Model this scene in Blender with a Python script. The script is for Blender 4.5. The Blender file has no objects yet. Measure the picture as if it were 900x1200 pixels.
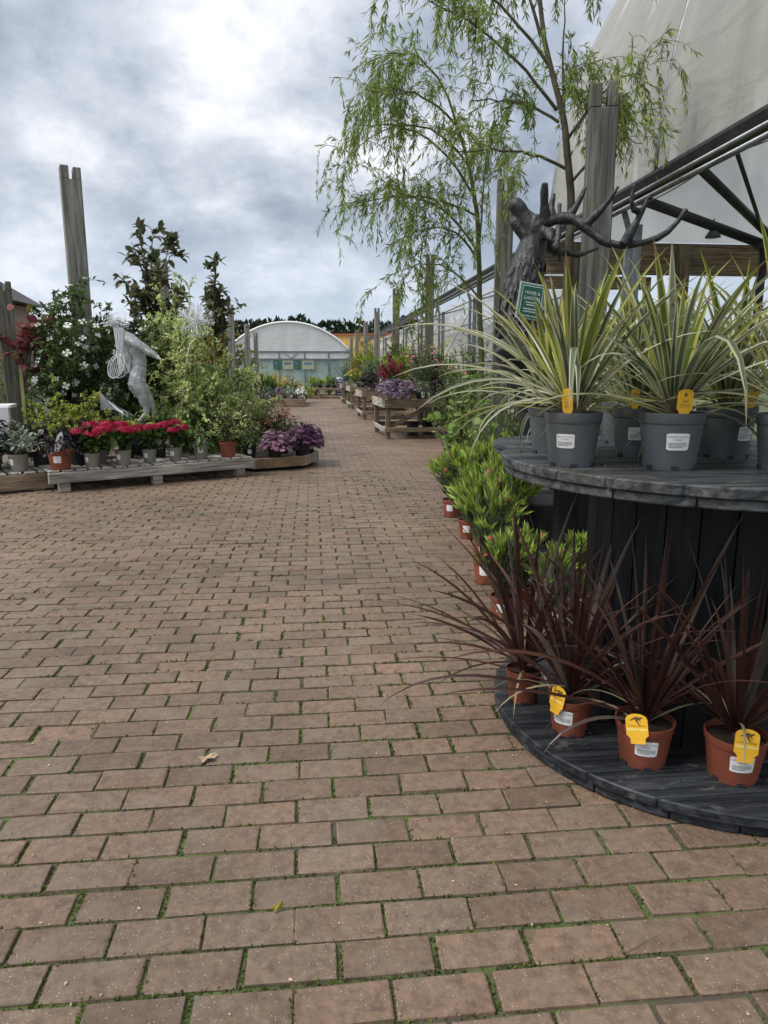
import bpy, bmesh, math, random
import numpy as np
from mathutils import Vector, Matrix, noise as mnoise
PI = math.pi
S = bpy.context.scene
COL = S.collection
R = math.radians

# ------------------------------------------------------------------ materials
def new_mat(name):
    m = bpy.data.materials.new(name); m.use_nodes = True
    nt = m.node_tree; b = nt.nodes['Principled BSDF']
    return m, nt, b
def N(nt, t, **kw):
    n = nt.nodes.new(t)
    for k, v in kw.items(): setattr(n, k, v)
    return n
def ramp(nt, stops, interp='LINEAR'):
    n = nt.nodes.new('ShaderNodeValToRGB'); n.color_ramp.interpolation = interp
    e = n.color_ramp.elements
    while len(e) < len(stops): e.new(0.5)
    for i, (p, c) in enumerate(stops):
        e[i].position = p; e[i].color = (c[0], c[1], c[2], 1) if len(c) == 3 else c
    return n
def mixc(nt, mode, fac, a, b):
    n = nt.nodes.new('ShaderNodeMix'); n.data_type = 'RGBA'; n.blend_type = mode
    for sock, v in ((n.inputs[0], fac), (n.inputs[6], a), (n.inputs[7], b)):
        if hasattr(v, 'is_output'): nt.links.new(v, sock)
        elif isinstance(v, (int, float)): sock.default_value = v
        else: sock.default_value = (v[0], v[1], v[2], 1)
    return n.outputs[2]
def noise(nt, scale, detail=4, rough=.55, dist=0, vec=None, stretch=None, coord='Object'):
    if vec is None:
        tc = N(nt, 'ShaderNodeTexCoord'); vec = tc.outputs[coord]
    if stretch:
        mp = N(nt, 'ShaderNodeMapping'); mp.inputs['Scale'].default_value = stretch
        nt.links.new(vec, mp.inputs['Vector']); vec = mp.outputs['Vector']
    n = N(nt, 'ShaderNodeTexNoise'); n.inputs['Scale'].default_value = scale
    n.inputs['Detail'].default_value = detail; n.inputs['Roughness'].default_value = rough
    n.inputs['Distortion'].default_value = dist
    nt.links.new(vec, n.inputs['Vector'])
    return n.outputs['Fac']
def bump(nt, b, h, strength=.3, dist=.01):
    n = N(nt, 'ShaderNodeBump'); n.inputs['Strength'].default_value = strength; n.inputs['Distance'].default_value = dist
    nt.links.new(h, n.inputs['Height']); nt.links.new(n.outputs['Normal'], b.inputs['Normal'])
def maprange(nt, v, a, b_, c, d):
    n = N(nt, 'ShaderNodeMapRange'); n.inputs[1].default_value = a; n.inputs[2].default_value = b_
    n.inputs[3].default_value = c; n.inputs[4].default_value = d; nt.links.new(v, n.inputs[0]); return n.outputs[0]

def foliage(name, cols, rough=.5, trans=.4, spec=.35, nscale=3.0, lo=.6, hi=1.3):
    m, nt, b = new_mat(name)
    g = N(nt, 'ShaderNodeNewGeometry')
    k = len(cols)
    rp = ramp(nt, [((i + .5) / k, c) for i, c in enumerate(cols)])
    nt.links.new(g.outputs['Random Per Island'], rp.inputs[0])
    nz = maprange(nt, noise(nt, nscale, 2), .3, .7, lo, hi)
    vv = N(nt, 'ShaderNodeCombineXYZ')
    for i in range(3): nt.links.new(nz, vv.inputs[i])
    c = mixc(nt, 'MULTIPLY', 1.0, rp.outputs[0], vv.outputs[0])
    nt.links.new(c, b.inputs['Base Color'])
    b.inputs['Roughness'].default_value = rough; b.inputs['Specular IOR Level'].default_value = spec
    if trans > 0:
        tr = N(nt, 'ShaderNodeBsdfTranslucent'); nt.links.new(c, tr.inputs['Color'])
        ms = N(nt, 'ShaderNodeMixShader'); ms.inputs[0].default_value = trans
        nt.links.new(b.outputs[0], ms.inputs[1]); nt.links.new(tr.outputs[0], ms.inputs[2])
        nt.links.new(ms.outputs[0], nt.nodes['Material Output'].inputs['Surface'])
    return m
def plain(name, c, rough=.6, metal=0, var=.25, scale=6, spec=.4, bmp=0):
    m, nt, b = new_mat(name)
    nz = noise(nt, scale, 5)
    lo = tuple(x * (1 - var) for x in c); hi = tuple(min(1, x * (1 + var)) for x in c)
    rp = ramp(nt, [(.3, lo), (.7, hi)]); nt.links.new(nz, rp.inputs[0])
    nt.links.new(rp.outputs[0], b.inputs['Base Color'])
    b.inputs['Roughness'].default_value = rough; b.inputs['Metallic'].default_value = metal
    b.inputs['Specular IOR Level'].default_value = spec
    if bmp: bump(nt, b, noise(nt, scale * 8, 4), bmp, .004)
    return m
def wood(name, dark, light, axis=0, rough=.8, scale=3, green=None, worn=None):
    """weathered timber: grain stretched along one local axis, cracks and stains"""
    m, nt, b = new_mat(name)
    st = [14, 14, 14]; st[axis] = .7
    g = N(nt, 'ShaderNodeNewGeometry')
    gr = noise(nt, scale, 6, .65, .4, stretch=tuple(st))
    rp = ramp(nt, [(.28, tuple(x * .55 for x in dark)), (.42, dark), (.62, light), (.8, tuple(min(1, x * 1.15) for x in light))])
    nt.links.new(gr, rp.inputs[0])
    st2 = maprange(nt, noise(nt, 1.3, 4), .35, .7, .7, 1.15)
    ri = maprange(nt, g.outputs['Random Per Island'], 0, 1, .85, 1.12)
    mm = N(nt, 'ShaderNodeMath', operation='MULTIPLY'); nt.links.new(st2, mm.inputs[0]); nt.links.new(ri, mm.inputs[1])
    vv = N(nt, 'ShaderNodeCombineXYZ')
    for i in range(3): nt.links.new(mm.outputs[0], vv.inputs[i])
    c = mixc(nt, 'MULTIPLY', 1.0, rp.outputs[0], vv.outputs[0])
    if green:
        gm = ramp(nt, [(.5, (0, 0, 0)), (.68, (1, 1, 1))]); nt.links.new(noise(nt, 2.2, 4), gm.inputs[0])
        mf = N(nt, 'ShaderNodeMath', operation='MULTIPLY'); nt.links.new(gm.outputs[0], mf.inputs[0]); mf.inputs[1].default_value = .6
        c = mixc(nt, 'MIX', mf.outputs[0], c, green)
    if worn:
        wr = ramp(nt, [(.56, (0, 0, 0)), (.64, (.75, .75, .75))]); nt.links.new(noise(nt, 9, 8, .72, .8, stretch=tuple(.5 if i == axis else 1.3 for i in range(3))), wr.inputs[0])
        c = mixc(nt, 'MIX', wr.outputs[0], c, worn)
        dr = ramp(nt, [(.55, (0, 0, 0)), (.75, (.6, .6, .6))]); nt.links.new(noise(nt, 2.6, 6, .6, .5), dr.inputs[0])
        c = mixc(nt, 'MIX', dr.outputs[0], c, (.085, .07, .055))
    nt.links.new(c, b.inputs['Base Color']); b.inputs['Roughness'].default_value = rough
    b.inputs['Specular IOR Level'].default_value = .25
    bump(nt, b, gr, .5, .004)
    return m

M = {}
def build_materials():
    # paving bricks
    m, nt, b = new_mat('brick'); g = N(nt, 'ShaderNodeNewGeometry')
    rp = ramp(nt, [(0, (.142, .095, .063)), (.3, (.172, .117, .079)), (.55, (.192, .135, .094)), (.8, (.205, .132, .087)), (1, (.17, .124, .088))])
    nt.links.new(g.outputs['Random Per Island'], rp.inputs[0])
    n1 = maprange(nt, noise(nt, .5, 6, .62), .32, .68, .62, 1.25)
    n2 = maprange(nt, noise(nt, 38, 6, .7), .25, .75, .58, 1.38)
    mm = N(nt, 'ShaderNodeMath', operation='MULTIPLY'); nt.links.new(n1, mm.inputs[0]); nt.links.new(n2, mm.inputs[1])
    vv = N(nt, 'ShaderNodeCombineXYZ')
    for i in range(3): nt.links.new(mm.outputs[0], vv.inputs[i])
    c = mixc(nt, 'MULTIPLY', 1, rp.outputs[0], vv.outputs[0])
    gf = ramp(nt, [(.50, (0, 0, 0)), (.68, (.8, .8, .8))]); nt.links.new(noise(nt, 22, 6, .7, .4), gf.inputs[0])
    c = mixc(nt, 'MIX', gf.outputs[0], c, (.088, .056, .043))
    lf = ramp(nt, [(.5, (0, 0, 0)), (.7, (.55, .55, .55))]); nt.links.new(noise(nt, 4.5, 5, .65, .3), lf.inputs[0])
    c = mixc(nt, 'MIX', lf.outputs[0], c, (.20, .162, .125))
    tc = N(nt, 'ShaderNodeTexCoord')
    vo = N(nt, 'ShaderNodeTexVoronoi'); vo.inputs['Scale'].default_value = 105; nt.links.new(tc.outputs['Object'], vo.inputs['Vector'])
    sp = ramp(nt, [(.10, (1, 1, 1)), (.17, (0, 0, 0))]); nt.links.new(vo.outputs['Distance'], sp.inputs[0])
    sel = N(nt, 'ShaderNodeSeparateColor'); nt.links.new(vo.outputs['Color'], sel.inputs[0])
    gt = N(nt, 'ShaderNodeMath', operation='GREATER_THAN'); nt.links.new(sel.outputs[0], gt.inputs[0]); gt.inputs[1].default_value = .45
    mu = N(nt, 'ShaderNodeMath', operation='MULTIPLY'); nt.links.new(sp.outputs[0], mu.inputs[0]); nt.links.new(gt.outputs[0], mu.inputs[1])
    c = mixc(nt, 'MIX', mu.outputs[0], c, (.42, .37, .31))
    nt.links.new(c, b.inputs['Base Color']); b.inputs['Roughness'].default_value = .62; b.inputs['Specular IOR Level'].default_value = .45
    bump(nt, b, noise(nt, 90, 6, .7), .7, .004)
    M['brick'] = m
    # joint soil + moss
    m, nt, b = new_mat('joint_soil')
    rp = ramp(nt, [(.36, (.07, .058, .045)), (.48, (.065, .075, .03)), (.60, (.085, .125, .032))]); nt.links.new(noise(nt, 3.2, 6, .6), rp.inputs[0])
    nt.links.new(rp.outputs[0], b.inputs['Base Color']); b.inputs['Roughness'].default_value = .95
    bump(nt, b, noise(nt, 150, 4), .8, .004)
    M['joint'] = m
    M['moss'] = foliage('moss', [(.065, .105, .02), (.095, .145, .025), (.13, .17, .04), (.07, .085, .03)], .8, .2, .2, 5)
    M['drum'] = wood('dark_paint_sky_sheen', (.03, .034, .04), (.115, .125, .135), 0, .5, 3, worn=(.16, .15, .135))  # top disc: sky reflection is painted in as a lighter tone; worn patches are wear
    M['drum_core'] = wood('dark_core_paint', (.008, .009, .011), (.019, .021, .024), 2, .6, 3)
    M['bolt'] = plain('bolt', (.06, .06, .065), .5, .7)
    M['grey_wood_x'] = wood('grey_timber_x', (.23, .21, .18), (.50, .475, .42), 0)
    M['grey_wood_y'] = wood('grey_timber_y', (.23, .21, .18), (.50, .475, .42), 1)
    M['brown_wood_x'] = wood('brown_timber_x', (.15, .11, .072), (.32, .25, .17), 0)
    M['brown_wood_y'] = wood('brown_timber_y', (.15, .11, .072), (.32, .25, .17), 1)
    M['brown_wood_z'] = wood('brown_timber_z', (.14, .11, .078), (.29, .235, .17), 2)
    M['post'] = wood('lit_post_timber', (.15, .142, .128), (.30, .285, .262), 2, .85, 1.7)  # lighter copy: light falling on the posts is put into the colour
    M['post_shaded'] = wood('shaded_post_timber', (.075, .075, .07), (.16, .158, .15), 2, .85, 1.7, green=(.09, .12, .045))  # darker copy of the post timber: less light put into the colour, plus algae
    M['post_green'] = wood('algae_post_timber', (.085, .08, .07), (.18, .17, .15), 2, .85, 2.4, green=(.13, .16, .06))
    M['stake'] = wood('stake_timber', (.25, .22, .10), (.40, .37, .18), 2)
    M['terracotta'] = plain('terracotta_plastic', (.215, .062, .034), .5, 0, .24, 11)
    M['taupe'] = plain('taupe_plastic', (.235, .22, .185), .55, 0, .12, 4)
    M['grey_pot'] = plain('grey_plastic', (.10, .112, .12), .42, 0, .2, 11)
    M['black_pot'] = plain('black_plastic', (.025, .025, .028), .45, 0, .2, 4)
    M['soil'] = plain('compost', (.03, .023, .017), .95, 0, .5, 60, .2, .8)
    M['label_white'] = plain('label_white', (.78, .78, .77), .5, 0, .05, 8)
    M['label_ink'] = plain('label_ink', (.12, .12, .13), .6, 0, .1, 8)
    M['tag_yellow'] = plain('tag_yellow', (.72, .40, .025), .45, 0, .08, 10)
    M['tag_ink'] = plain('tag_ink', (.12, .07, .015), .5, 0, .1, 10)
    M['tag_pale'] = plain('tag_pale_stripe', (.75, .58, .16), .5, 0, .08, 10)
    M['steel'] = plain('galvanised_steel', (.22, .235, .245), .45, .6, .25, 7)
    M['dark_steel'] = plain('dark_steel', (.06, .063, .065), .5, .4, .3, 7)
    M['sign_green'] = plain('sign_green', (.012, .11, .072), .4, 0, .08, 8)
    M['sign_frame'] = plain('sign_frame', (.33, .4, .39), .4, 0, .1, 8)
    M['white_paint'] = plain('white_paint', (.78, .78, .77), .5, 0, .08, 5)
    M['dark_house_wall'] = plain('brown_render', (.28, .20, .15), .85, 0, .15, 2)
    M['roof_tile'] = plain('roof_tile', (.09, .08, .08), .7, 0, .2, 4)
    M['purple_bag'] = plain('purple_plastic', (.11, .065, .34), .4, 0, .3, 5)
    M['white_bag'] = plain('white_plastic', (.7, .7, .74), .4, 0, .1, 5)
    M['wire_core'] = plain('wire_core', (.36, .37, .385), .5, .3, .3, 20)
    M['edge_brown'] = plain('brown_edge_timber', (.24, .17, .10), .8, 0, .4, 7, .25, .3)
    M['edge_pale'] = plain('pale_edge_timber', (.42, .38, .30), .8, 0, .3, 7, .25, .3)
    M['drum_dark'] = wood('dark_paint_no_sheen', (.014, .017, .021), (.05, .056, .064), 0, .5, 3, worn=(.11, .11, .11))  # same drum paint, darker, without the painted sky reflection, for the bottom disc
    M['poster_cream'] = plain('poster_cream', (.42, .42, .31), .5, 0, .15, 6)
    M['poster_green'] = plain('poster_green', (.05, .13, .10), .5, 0, .4, 6)
    M['poster_print'] = plain('poster_print', (.12, .22, .3), .5, 0, .4, 9)
    M['dead_leaf'] = plain('dead_leaf', (.45, .32, .22), .8, 0, .3, 60)
    M['yellow_leaf'] = plain('yellow_leaf', (.5, .36, .05), .7, 0, .3, 60)
    M['bark'] = plain('bark', (.11, .095, .07), .9, 0, .4, 14, .2, .7)
    M['bark_green'] = plain('green_bark', (.13, .135, .06), .85, 0, .35, 14, .2, .5)
    M['stem_green'] = plain('green_stem', (.09, .10, .045), .8, 0, .3, 10)
    M['stem_red'] = plain('red_stem', (.10, .035, .03), .7, 0, .3, 10)
    # stag bronze
    m, nt, b = new_mat('dark_bronze_resin')
    nz = noise(nt, 14, 6, .6, .6, stretch=(2.2, 2.2, .7))
    rp = ramp(nt, [(.3, (.008, .008, .010)), (.6, (.021, .021, .025)), (.85, (.05, .05, .057))]); nt.links.new(nz, rp.inputs[0])
    nt.links.new(rp.outputs[0], b.inputs['Base Color']); b.inputs['Roughness'].default_value = .42; b.inputs['Specular IOR Level'].default_value = .6
    bump(nt, b, nz, .9, .02); M['stag'] = m
    # wound wire: fine horizontal turns
    m, nt, b = new_mat('wound_wire')
    tc = N(nt, 'ShaderNodeTexCoord'); wv = N(nt, 'ShaderNodeTexWave'); wv.bands_direction = 'Z'
    wv.inputs['Scale'].default_value = 23; wv.inputs['Distortion'].default_value = 2.2; wv.inputs['Detail'].default_value = 3; wv.inputs['Detail Scale'].default_value = 2
    nt.links.new(tc.outputs['Object'], wv.inputs['Vector'])
    rp = ramp(nt, [(.12, (.16, .17, .18)), (.45, (.55, .57, .59)), (.9, (.78, .8, .82))]); nt.links.new(wv.outputs['Fac'], rp.inputs[0])
    nt.links.new(rp.outputs[0], b.inputs['Base Color']); b.inputs['Metallic'].default_value = .35; b.inputs['Roughness'].default_value = .45
    bump(nt, b, wv.outputs['Fac'], 1.0, .012); M['wound_wire'] = m
    M['wire'] = plain('galvanised_wire', (.74, .76, .78), .4, .25, .2, 10)
    # polythene
    def film(name, base, trans, streak=True, clear=0.):
        m, nt, b = new_mat(name)
        n1 = noise(nt, 1.1, 6, .62, .8, stretch=(1, 1.6, .28))
        rp = ramp(nt, [(.25, tuple(x * .72 for x in base)), (.75, base)]); nt.links.new(n1, rp.inputs[0])
        c = rp.outputs[0]
        if streak:
            mp = N(nt, 'ShaderNodeMapping'); mp.inputs['Rotation'].default_value = (R(58), 0, 0); mp.inputs['Scale'].default_value = (.3, 6.5, .45)
            tc = N(nt, 'ShaderNodeTexCoord'); nt.links.new(tc.outputs['Object'], mp.inputs['Vector'])
            s = noise(nt, .8, 2, .4, .1, vec=mp.outputs['Vector'])
            sr = ramp(nt, [(.585, (0, 0, 0)), (.64, (.55, .55, .55))]); nt.links.new(s, sr.inputs[0])
            area = ramp(nt, [(.45, (0, 0, 0)), (.6, (1, 1, 1))]); nt.links.new(noise(nt, .55, 2), area.inputs[0])
            sm = mixc(nt, 'MULTIPLY', 1, sr.outputs[0], area.outputs[0])
            c = mixc(nt, 'MIX', sm, c, (.78, .78, .76))
        nt.links.new(c, b.inputs['Base Color']); b.inputs['Roughness'].default_value = .5; b.inputs['Specular IOR Level'].default_value = .3
        bump(nt, b, noise(nt, 2.2, 4, .5, .6, stretch=(1, .6, 1.6)), .5, .05)
        tr = N(nt, 'ShaderNodeBsdfTranslucent'); nt.links.new(c, tr.inputs['Color'])
        ms = N(nt, 'ShaderNodeMixShader'); ms.inputs[0].default_value = trans
        nt.links.new(b.outputs[0], ms.inputs[1]); nt.links.new(tr.outputs[0], ms.inputs[2]); out = ms.outputs[0]
        if clear:
            tp = N(nt, 'ShaderNodeBsdfTransparent'); nt.links.new(c, tp.inputs['Color'])
            m2 = N(nt, 'ShaderNodeMixShader'); m2.inputs[0].default_value = clear; nt.links.new(out, m2.inputs[1]); nt.links.new(tp.outputs[0], m2.inputs[2]); out = m2.outputs[0]
        nt.links.new(out, nt.nodes['Material Output'].inputs['Surface']); return m
    M['film_roof'] = film('dirty_polythene', (.50, .49, .455), .34)
    M['film_cream'] = film('cream_polythene', (.97, .93, .83), .8, False, .5)
    M['film_white'] = film('white_polythene', (.93, .94, .95), .3, False)
    M['film_side'] = film('side_polythene', (.96, .97, .98), .45, False, .28)
    m, nt, b = new_mat('clear_polythene'); b.inputs['Base Color'].default_value = (.36, .46, .44, 1); b.inputs['Roughness'].default_value = .3
    nz = noise(nt, .9, 4); rp = ramp(nt, [(.3, (.2, .27, .26)), (.7, (.46, .56, .54))]); nt.links.new(nz, rp.inputs[0]); nt.links.new(rp.outputs[0], b.inputs['Base Color']); M['film_clear'] = m
    # yellow boards
    m, nt, b = new_mat('yellow_boards'); tc = N(nt, 'ShaderNodeTexCoord'); wv = N(nt, 'ShaderNodeTexWave'); wv.bands_direction = 'X'; wv.wave_profile = 'SAW'
    wv.inputs['Scale'].default_value = .9; nt.links.new(tc.outputs['Object'], wv.inputs['Vector'])
    rp = ramp(nt, [(0, (.22, .13, .03)), (.12, (.52, .32, .08)), (1, (.6, .38, .10))]); nt.links.new(wv.outputs['Fac'], rp.inputs[0]); nt.links.new(rp.outputs[0], b.inputs['Base Color']); M['yellow_boards'] = m
    M['fascia_red'] = plain('red_fascia', (.30, .075, .045), .6)
    # plants
    G = {
        'willow': [(.20, .29, .055), (.27, .36, .075), (.33, .41, .10), (.15, .23, .05)],
        'clematis': [(.06, .105, .03), (.095, .155, .045), (.14, .20, .06), (.05, .09, .028)],
        'pitt': [(.42, .50, .16), (.52, .60, .22), (.66, .69, .38), (.33, .42, .12), (.57, .63, .30)],
        'magnolia': [(.085, .11, .05), (.125, .15, .07), (.15, .12, .07), (.075, .10, .045)],
        'cercis': [(.17, .03, .04), (.10, .03, .035), (.22, .05, .05), (.13, .10, .04)],
        'euonymus': [(.30, .35, .05), (.40, .44, .07), (.20, .27, .04), (.45, .47, .13)],
        'dark_purple': [(.022, .016, .026), (.035, .022, .035), (.016, .013, .016), (.04, .03, .035)],
        'silver': [(.28, .34, .26), (.37, .43, .34), (.21, .28, .19), (.44, .49, .42)],
        'hydrangea': [(.04, .085, .022), (.06, .115, .03), (.085, .15, .035), (.13, .21, .05)],
        'crimson': [(.42, .012, .06), (.52, .022, .085), (.34, .01, .045), (.55, .05, .11)],
        'flower_yellow': [(.5, .48, .08), (.42, .45, .12)],
        'white_petal': [(.78, .78, .74), (.7, .7, .63), (.8, .79, .76)],
        'heuch_pink': [(.30, .13, .23), (.38, .21, .31), (.18, .07, .14), (.42, .29, .36)],
        'heuch_purple': [(.09, .028, .085), (.15, .06, .14), (.055, .018, .05), (.20, .11, .19)],
        'heuch_dusk': [(.19, .13, .20), (.30, .23, .32), (.11, .07, .12), (.38, .32, .40)],
        'rose_red': [(.38, .03, .07), (.28, .03, .07), (.45, .07, .12), (.2, .05, .06)],
        'dull_red': [(.16, .03, .03), (.22, .05, .05), (.1, .03, .03)],
        'oleander': [(.30, .42, .06), (.38, .50, .09), (.20, .31, .05), (.48, .58, .14)],
        'oleander_old': [(.10, .16, .07), (.135, .19, .085), (.17, .20, .12)],
        'pink_petal': [(.6, .10, .2), (.68, .2, .3), (.55, .06, .14)],
        'green': [(.075, .14, .03), (.115, .19, .04), (.15, .23, .05), (.06, .11, .028)],
        'blue_green': [(.075, .145, .08), (.11, .19, .11), (.06, .115, .065)],
        'lime': [(.30, .42, .05), (.40, .50, .07), (.21, .31, .04)],
        'teal': [(.11, .20, .18), (.15, .25, .22), (.09, .16, .15)],
        'yellow_leaf': [(.48, .40, .03), (.56, .46, .05), (.36, .34, .04)],
        'orange': [(.45, .18, .03), (.4, .25, .05), (.5, .12, .05)],
        'grey_green': [(.16, .21, .12), (.22, .27, .165), (.12, .17, .09)],
        'round': [(.18, .29, .06), (.24, .35, .08), (.13, .22, .05), (.29, .38, .13)],
        'conifer': [(.016, .03, .014), (.024, .042, .018), (.032, .052, .02)],
        'autumn': [(.20, .22, .045), (.28, .27, .045), (.14, .17, .035), (.33, .18, .04)],
        'burgundy': [(.07, .012, .025), (.1, .02, .035), (.05, .01, .02)],
        'cord_red': [(.068, .030, .024), (.096, .040, .030), (.045, .024, .021), (.125, .05, .036), (.14, .12, .105)],
        'cord_green': [(.12, .16, .095), (.155, .195, .12), (.17, .21, .07), (.10, .135, .08)],
        'cord_cream': [(.50, .50, .30), (.60, .60, .42), (.50, .50, .14), (.64, .64, .50)],
        'cord_lime': [(.13, .18, .04), (.17, .22, .05), (.11, .155, .05)],
        'cord_yellow': [(.52, .50, .10), (.60, .57, .16), (.45, .45, .10)],
        'cord_base': [(.30, .15, .06), (.36, .20, .09), (.26, .17, .07)],
        'straw': [(.45, .38, .22), (.52, .46, .3)],
    }
    for k, v in G.items():
        petal = k in ('white_petal', 'crimson', 'pink_petal')
        M[k] = foliage('leaf_' + k, v, .38 if k in ('magnolia', 'hydrangea', 'cord_red') else .55, .40 if not petal else .35,
                       .4 if not petal else .2, lo=.82 if petal else .62)
build_materials()

# ------------------------------------------------------------------ mesh builder
class MB:
    def __init__(s): s.v = []; s.f = []; s.m = []; s.n = 0
    def add(s, verts, faces, mat=0):
        verts = np.asarray(verts, float).reshape(-1, 3)
        o = s.n; s.v.append(verts); s.n += len(verts)
        s.f.extend([tuple(i + o for i in f) for f in faces])
        if isinstance(mat, (list, tuple)): s.m.extend(mat)
        else: s.m.extend([mat] * len(faces))
    def box(s, x0, x1, y0, y1, z0, z1, mat=0, M4=None):
        v = np.array([(x, y, z) for z in (z0, z1) for y in (y0, y1) for x in (x0, x1)], float)
        if M4 is not None: v = np.array([M4 @ Vector(p) for p in v])
        s.add(v, [(0, 2, 3, 1), (4, 5, 7, 6), (0, 1, 5, 4), (2, 6, 7, 3), (0, 4, 6, 2), (1, 3, 7, 5)], mat)
    def beam(s, a, b, w, h, mat=0, up=(0, 0, 1)):
        a, b = Vector(a), Vector(b); d = (b - a); L = d.length; d.normalize(); u = Vector(up)
        sd = d.cross(u)
        if sd.length < 1e-4: sd = d.cross(Vector((0, 1, 0)))
        sd.normalize(); u = sd.cross(d)
        mt = Matrix((( *d, ), ( *sd, ), ( *u, ))).transposed().to_4x4(); mt.translation = a
        s.box(0, L, -w / 2, w / 2, -h / 2, h / 2, mat, mt)
    def tube(s, pts, rad, n=6, mat=0, cap=True):
        P = np.asarray(pts, float); k = len(P)
        rad = np.full(k, rad) if np.isscalar(rad) else np.asarray(rad, float)
        T = np.gradient(P, axis=0); T /= np.linalg.norm(T, axis=1)[:, None] + 1e-9
        ref = np.array([0, 0, 1.]) if abs(T[0, 2]) < .9 else np.array([1., 0, 0])
        A = np.cross(T[0], ref); A /= np.linalg.norm(A); vs = []
        for i in range(k):
            A = A - T[i] * (A @ T[i]); A /= np.linalg.norm(A) + 1e-9; B = np.cross(T[i], A)
            for j in range(n):
                a = 2 * PI * j / n; vs.append(P[i] + rad[i] * (math.cos(a) * A + math.sin(a) * B))
        fs = [(i * n + j, i * n + (j + 1) % n, (i + 1) * n + (j + 1) % n, (i + 1) * n + j) for i in range(k - 1) for j in range(n)]
        if cap: fs += [tuple(range(n - 1, -1, -1)), tuple((k - 1) * n + j for j in range(n))]
        s.add(vs, fs, mat)
    def lathe(s, prof, n=28, mat=0, c=(0, 0, 0)):
        vs = [(c[0] + r * math.cos(2 * PI * j / n), c[1] + r * math.sin(2 * PI * j / n), c[2] + z) for r, z in prof for j in range(n)]
        fs = [(i * n + j, i * n + (j + 1) % n, (i + 1) * n + (j + 1) % n, (i + 1) * n + j) for i in range(len(prof) - 1) for j in range(n)]
        s.add(vs, fs, mat)
    def prism(s, poly, z0, z1, mat=0):
        k = len(poly); vs = [(x, y, z0) for x, y in poly] + [(x, y, z1) for x, y in poly]
        fs = [tuple(range(k - 1, -1, -1)), tuple(range(k, 2 * k))] + [(i, (i + 1) % k, k + (i + 1) % k, k + i) for i in range(k)]
        s.add(vs, fs, mat)
    def ball(s, c, r, mat=0, nu=12, nv=8, sc=(1, 1, 1)):
        vs = [(c[0], c[1], c[2] - r * sc[2])]
        for i in range(1, nv):
            t = -PI / 2 + PI * i / nv
            for j in range(nu):
                a = 2 * PI * j / nu; vs.append((c[0] + r * sc[0] * math.cos(t) * math.cos(a), c[1] + r * sc[1] * math.cos(t) * math.sin(a), c[2] + r * sc[2] * math.sin(t)))
        vs.append((c[0], c[1], c[2] + r * sc[2])); fs = []
        for j in range(nu): fs.append((0, 1 + (j + 1) % nu, 1 + j))
        for i in range(nv - 2):
            for j in range(nu): fs.append((1 + i * nu + j, 1 + i * nu + (j + 1) % nu, 1 + (i + 1) * nu + (j + 1) % nu, 1 + (i + 1) * nu + j))
        l = len(vs) - 1
        for j in range(nu): fs.append((l, 1 + (nv - 2) * nu + j, 1 + (nv - 2) * nu + (j + 1) % nu))
        s.add(vs, fs, mat)
    def leaves(s, tpl, P, D, Nn, L, W, mat=0, curl=None):
        T, F = TPL[tpl]; P = np.asarray(P, float); n = len(P)
        if n == 0: return
        D = nrm(np.asarray(D, float)); Sd = nrm(np.cross(D, Nn) + 1e-6); Nn = np.cross(Sd, D)
        L = np.broadcast_to(np.asarray(L, float), (n,)); W = np.broadcast_to(np.asarray(W, float), (n,))
        cu = np.ones(n) if curl is None else np.asarray(curl)
        V = (P[:, None, :] + T[None, :, 1, None] * (L[:, None, None] * D[:, None, :]) + T[None, :, 0, None] * (W[:, None, None] * Sd[:, None, :])
             + T[None, :, 2, None] * ((L * cu)[:, None, None] * Nn[:, None, :]))
        k = len(T); o = s.n; s.v.append(V.reshape(-1, 3)); s.n += n * k
        for i in range(n):
            b = o + i * k
            for f in F: s.f.append(tuple(b + j for j in f))
        s.m.extend([mat] * (n * len(F)))
    def build(s, name, mats, parent=None, smooth=False, bevel=0, loc=None, rz=0):
        me = bpy.data.meshes.new(name)
        V = np.concatenate(s.v) if s.v else np.zeros((0, 3))
        me.from_pydata(V.tolist(), [], s.f)
        if not isinstance(mats, (list, tuple)): mats = [mats]
        for m in mats: me.materials.append(m)
        if len(mats) > 1: me.polygons.foreach_set('material_index', np.array(s.m, np.int32))
        if bevel:
            bm = bmesh.new(); bm.from_mesh(me)
            es = [e for e in bm.edges if len(e.link_faces) == 2 and e.calc_face_angle(0) > .6]
            bmesh.ops.bevel(bm, geom=es, offset=bevel, segments=1, affect='EDGES', clamp_overlap=True)
            bm.to_mesh(me); bm.free()
        if smooth: me.polygons.foreach_set('use_smooth', np.ones(len(me.polygons), bool))
        me.update()
        o = bpy.data.objects.new(name, me); COL.objects.link(o)
        if parent: o.parent = parent
        if loc: o.location = loc
        o.rotation_euler.z = rz
        return o
def nrm(a): return a / (np.linalg.norm(a, axis=-1, keepdims=True) + 1e-9)

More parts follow.
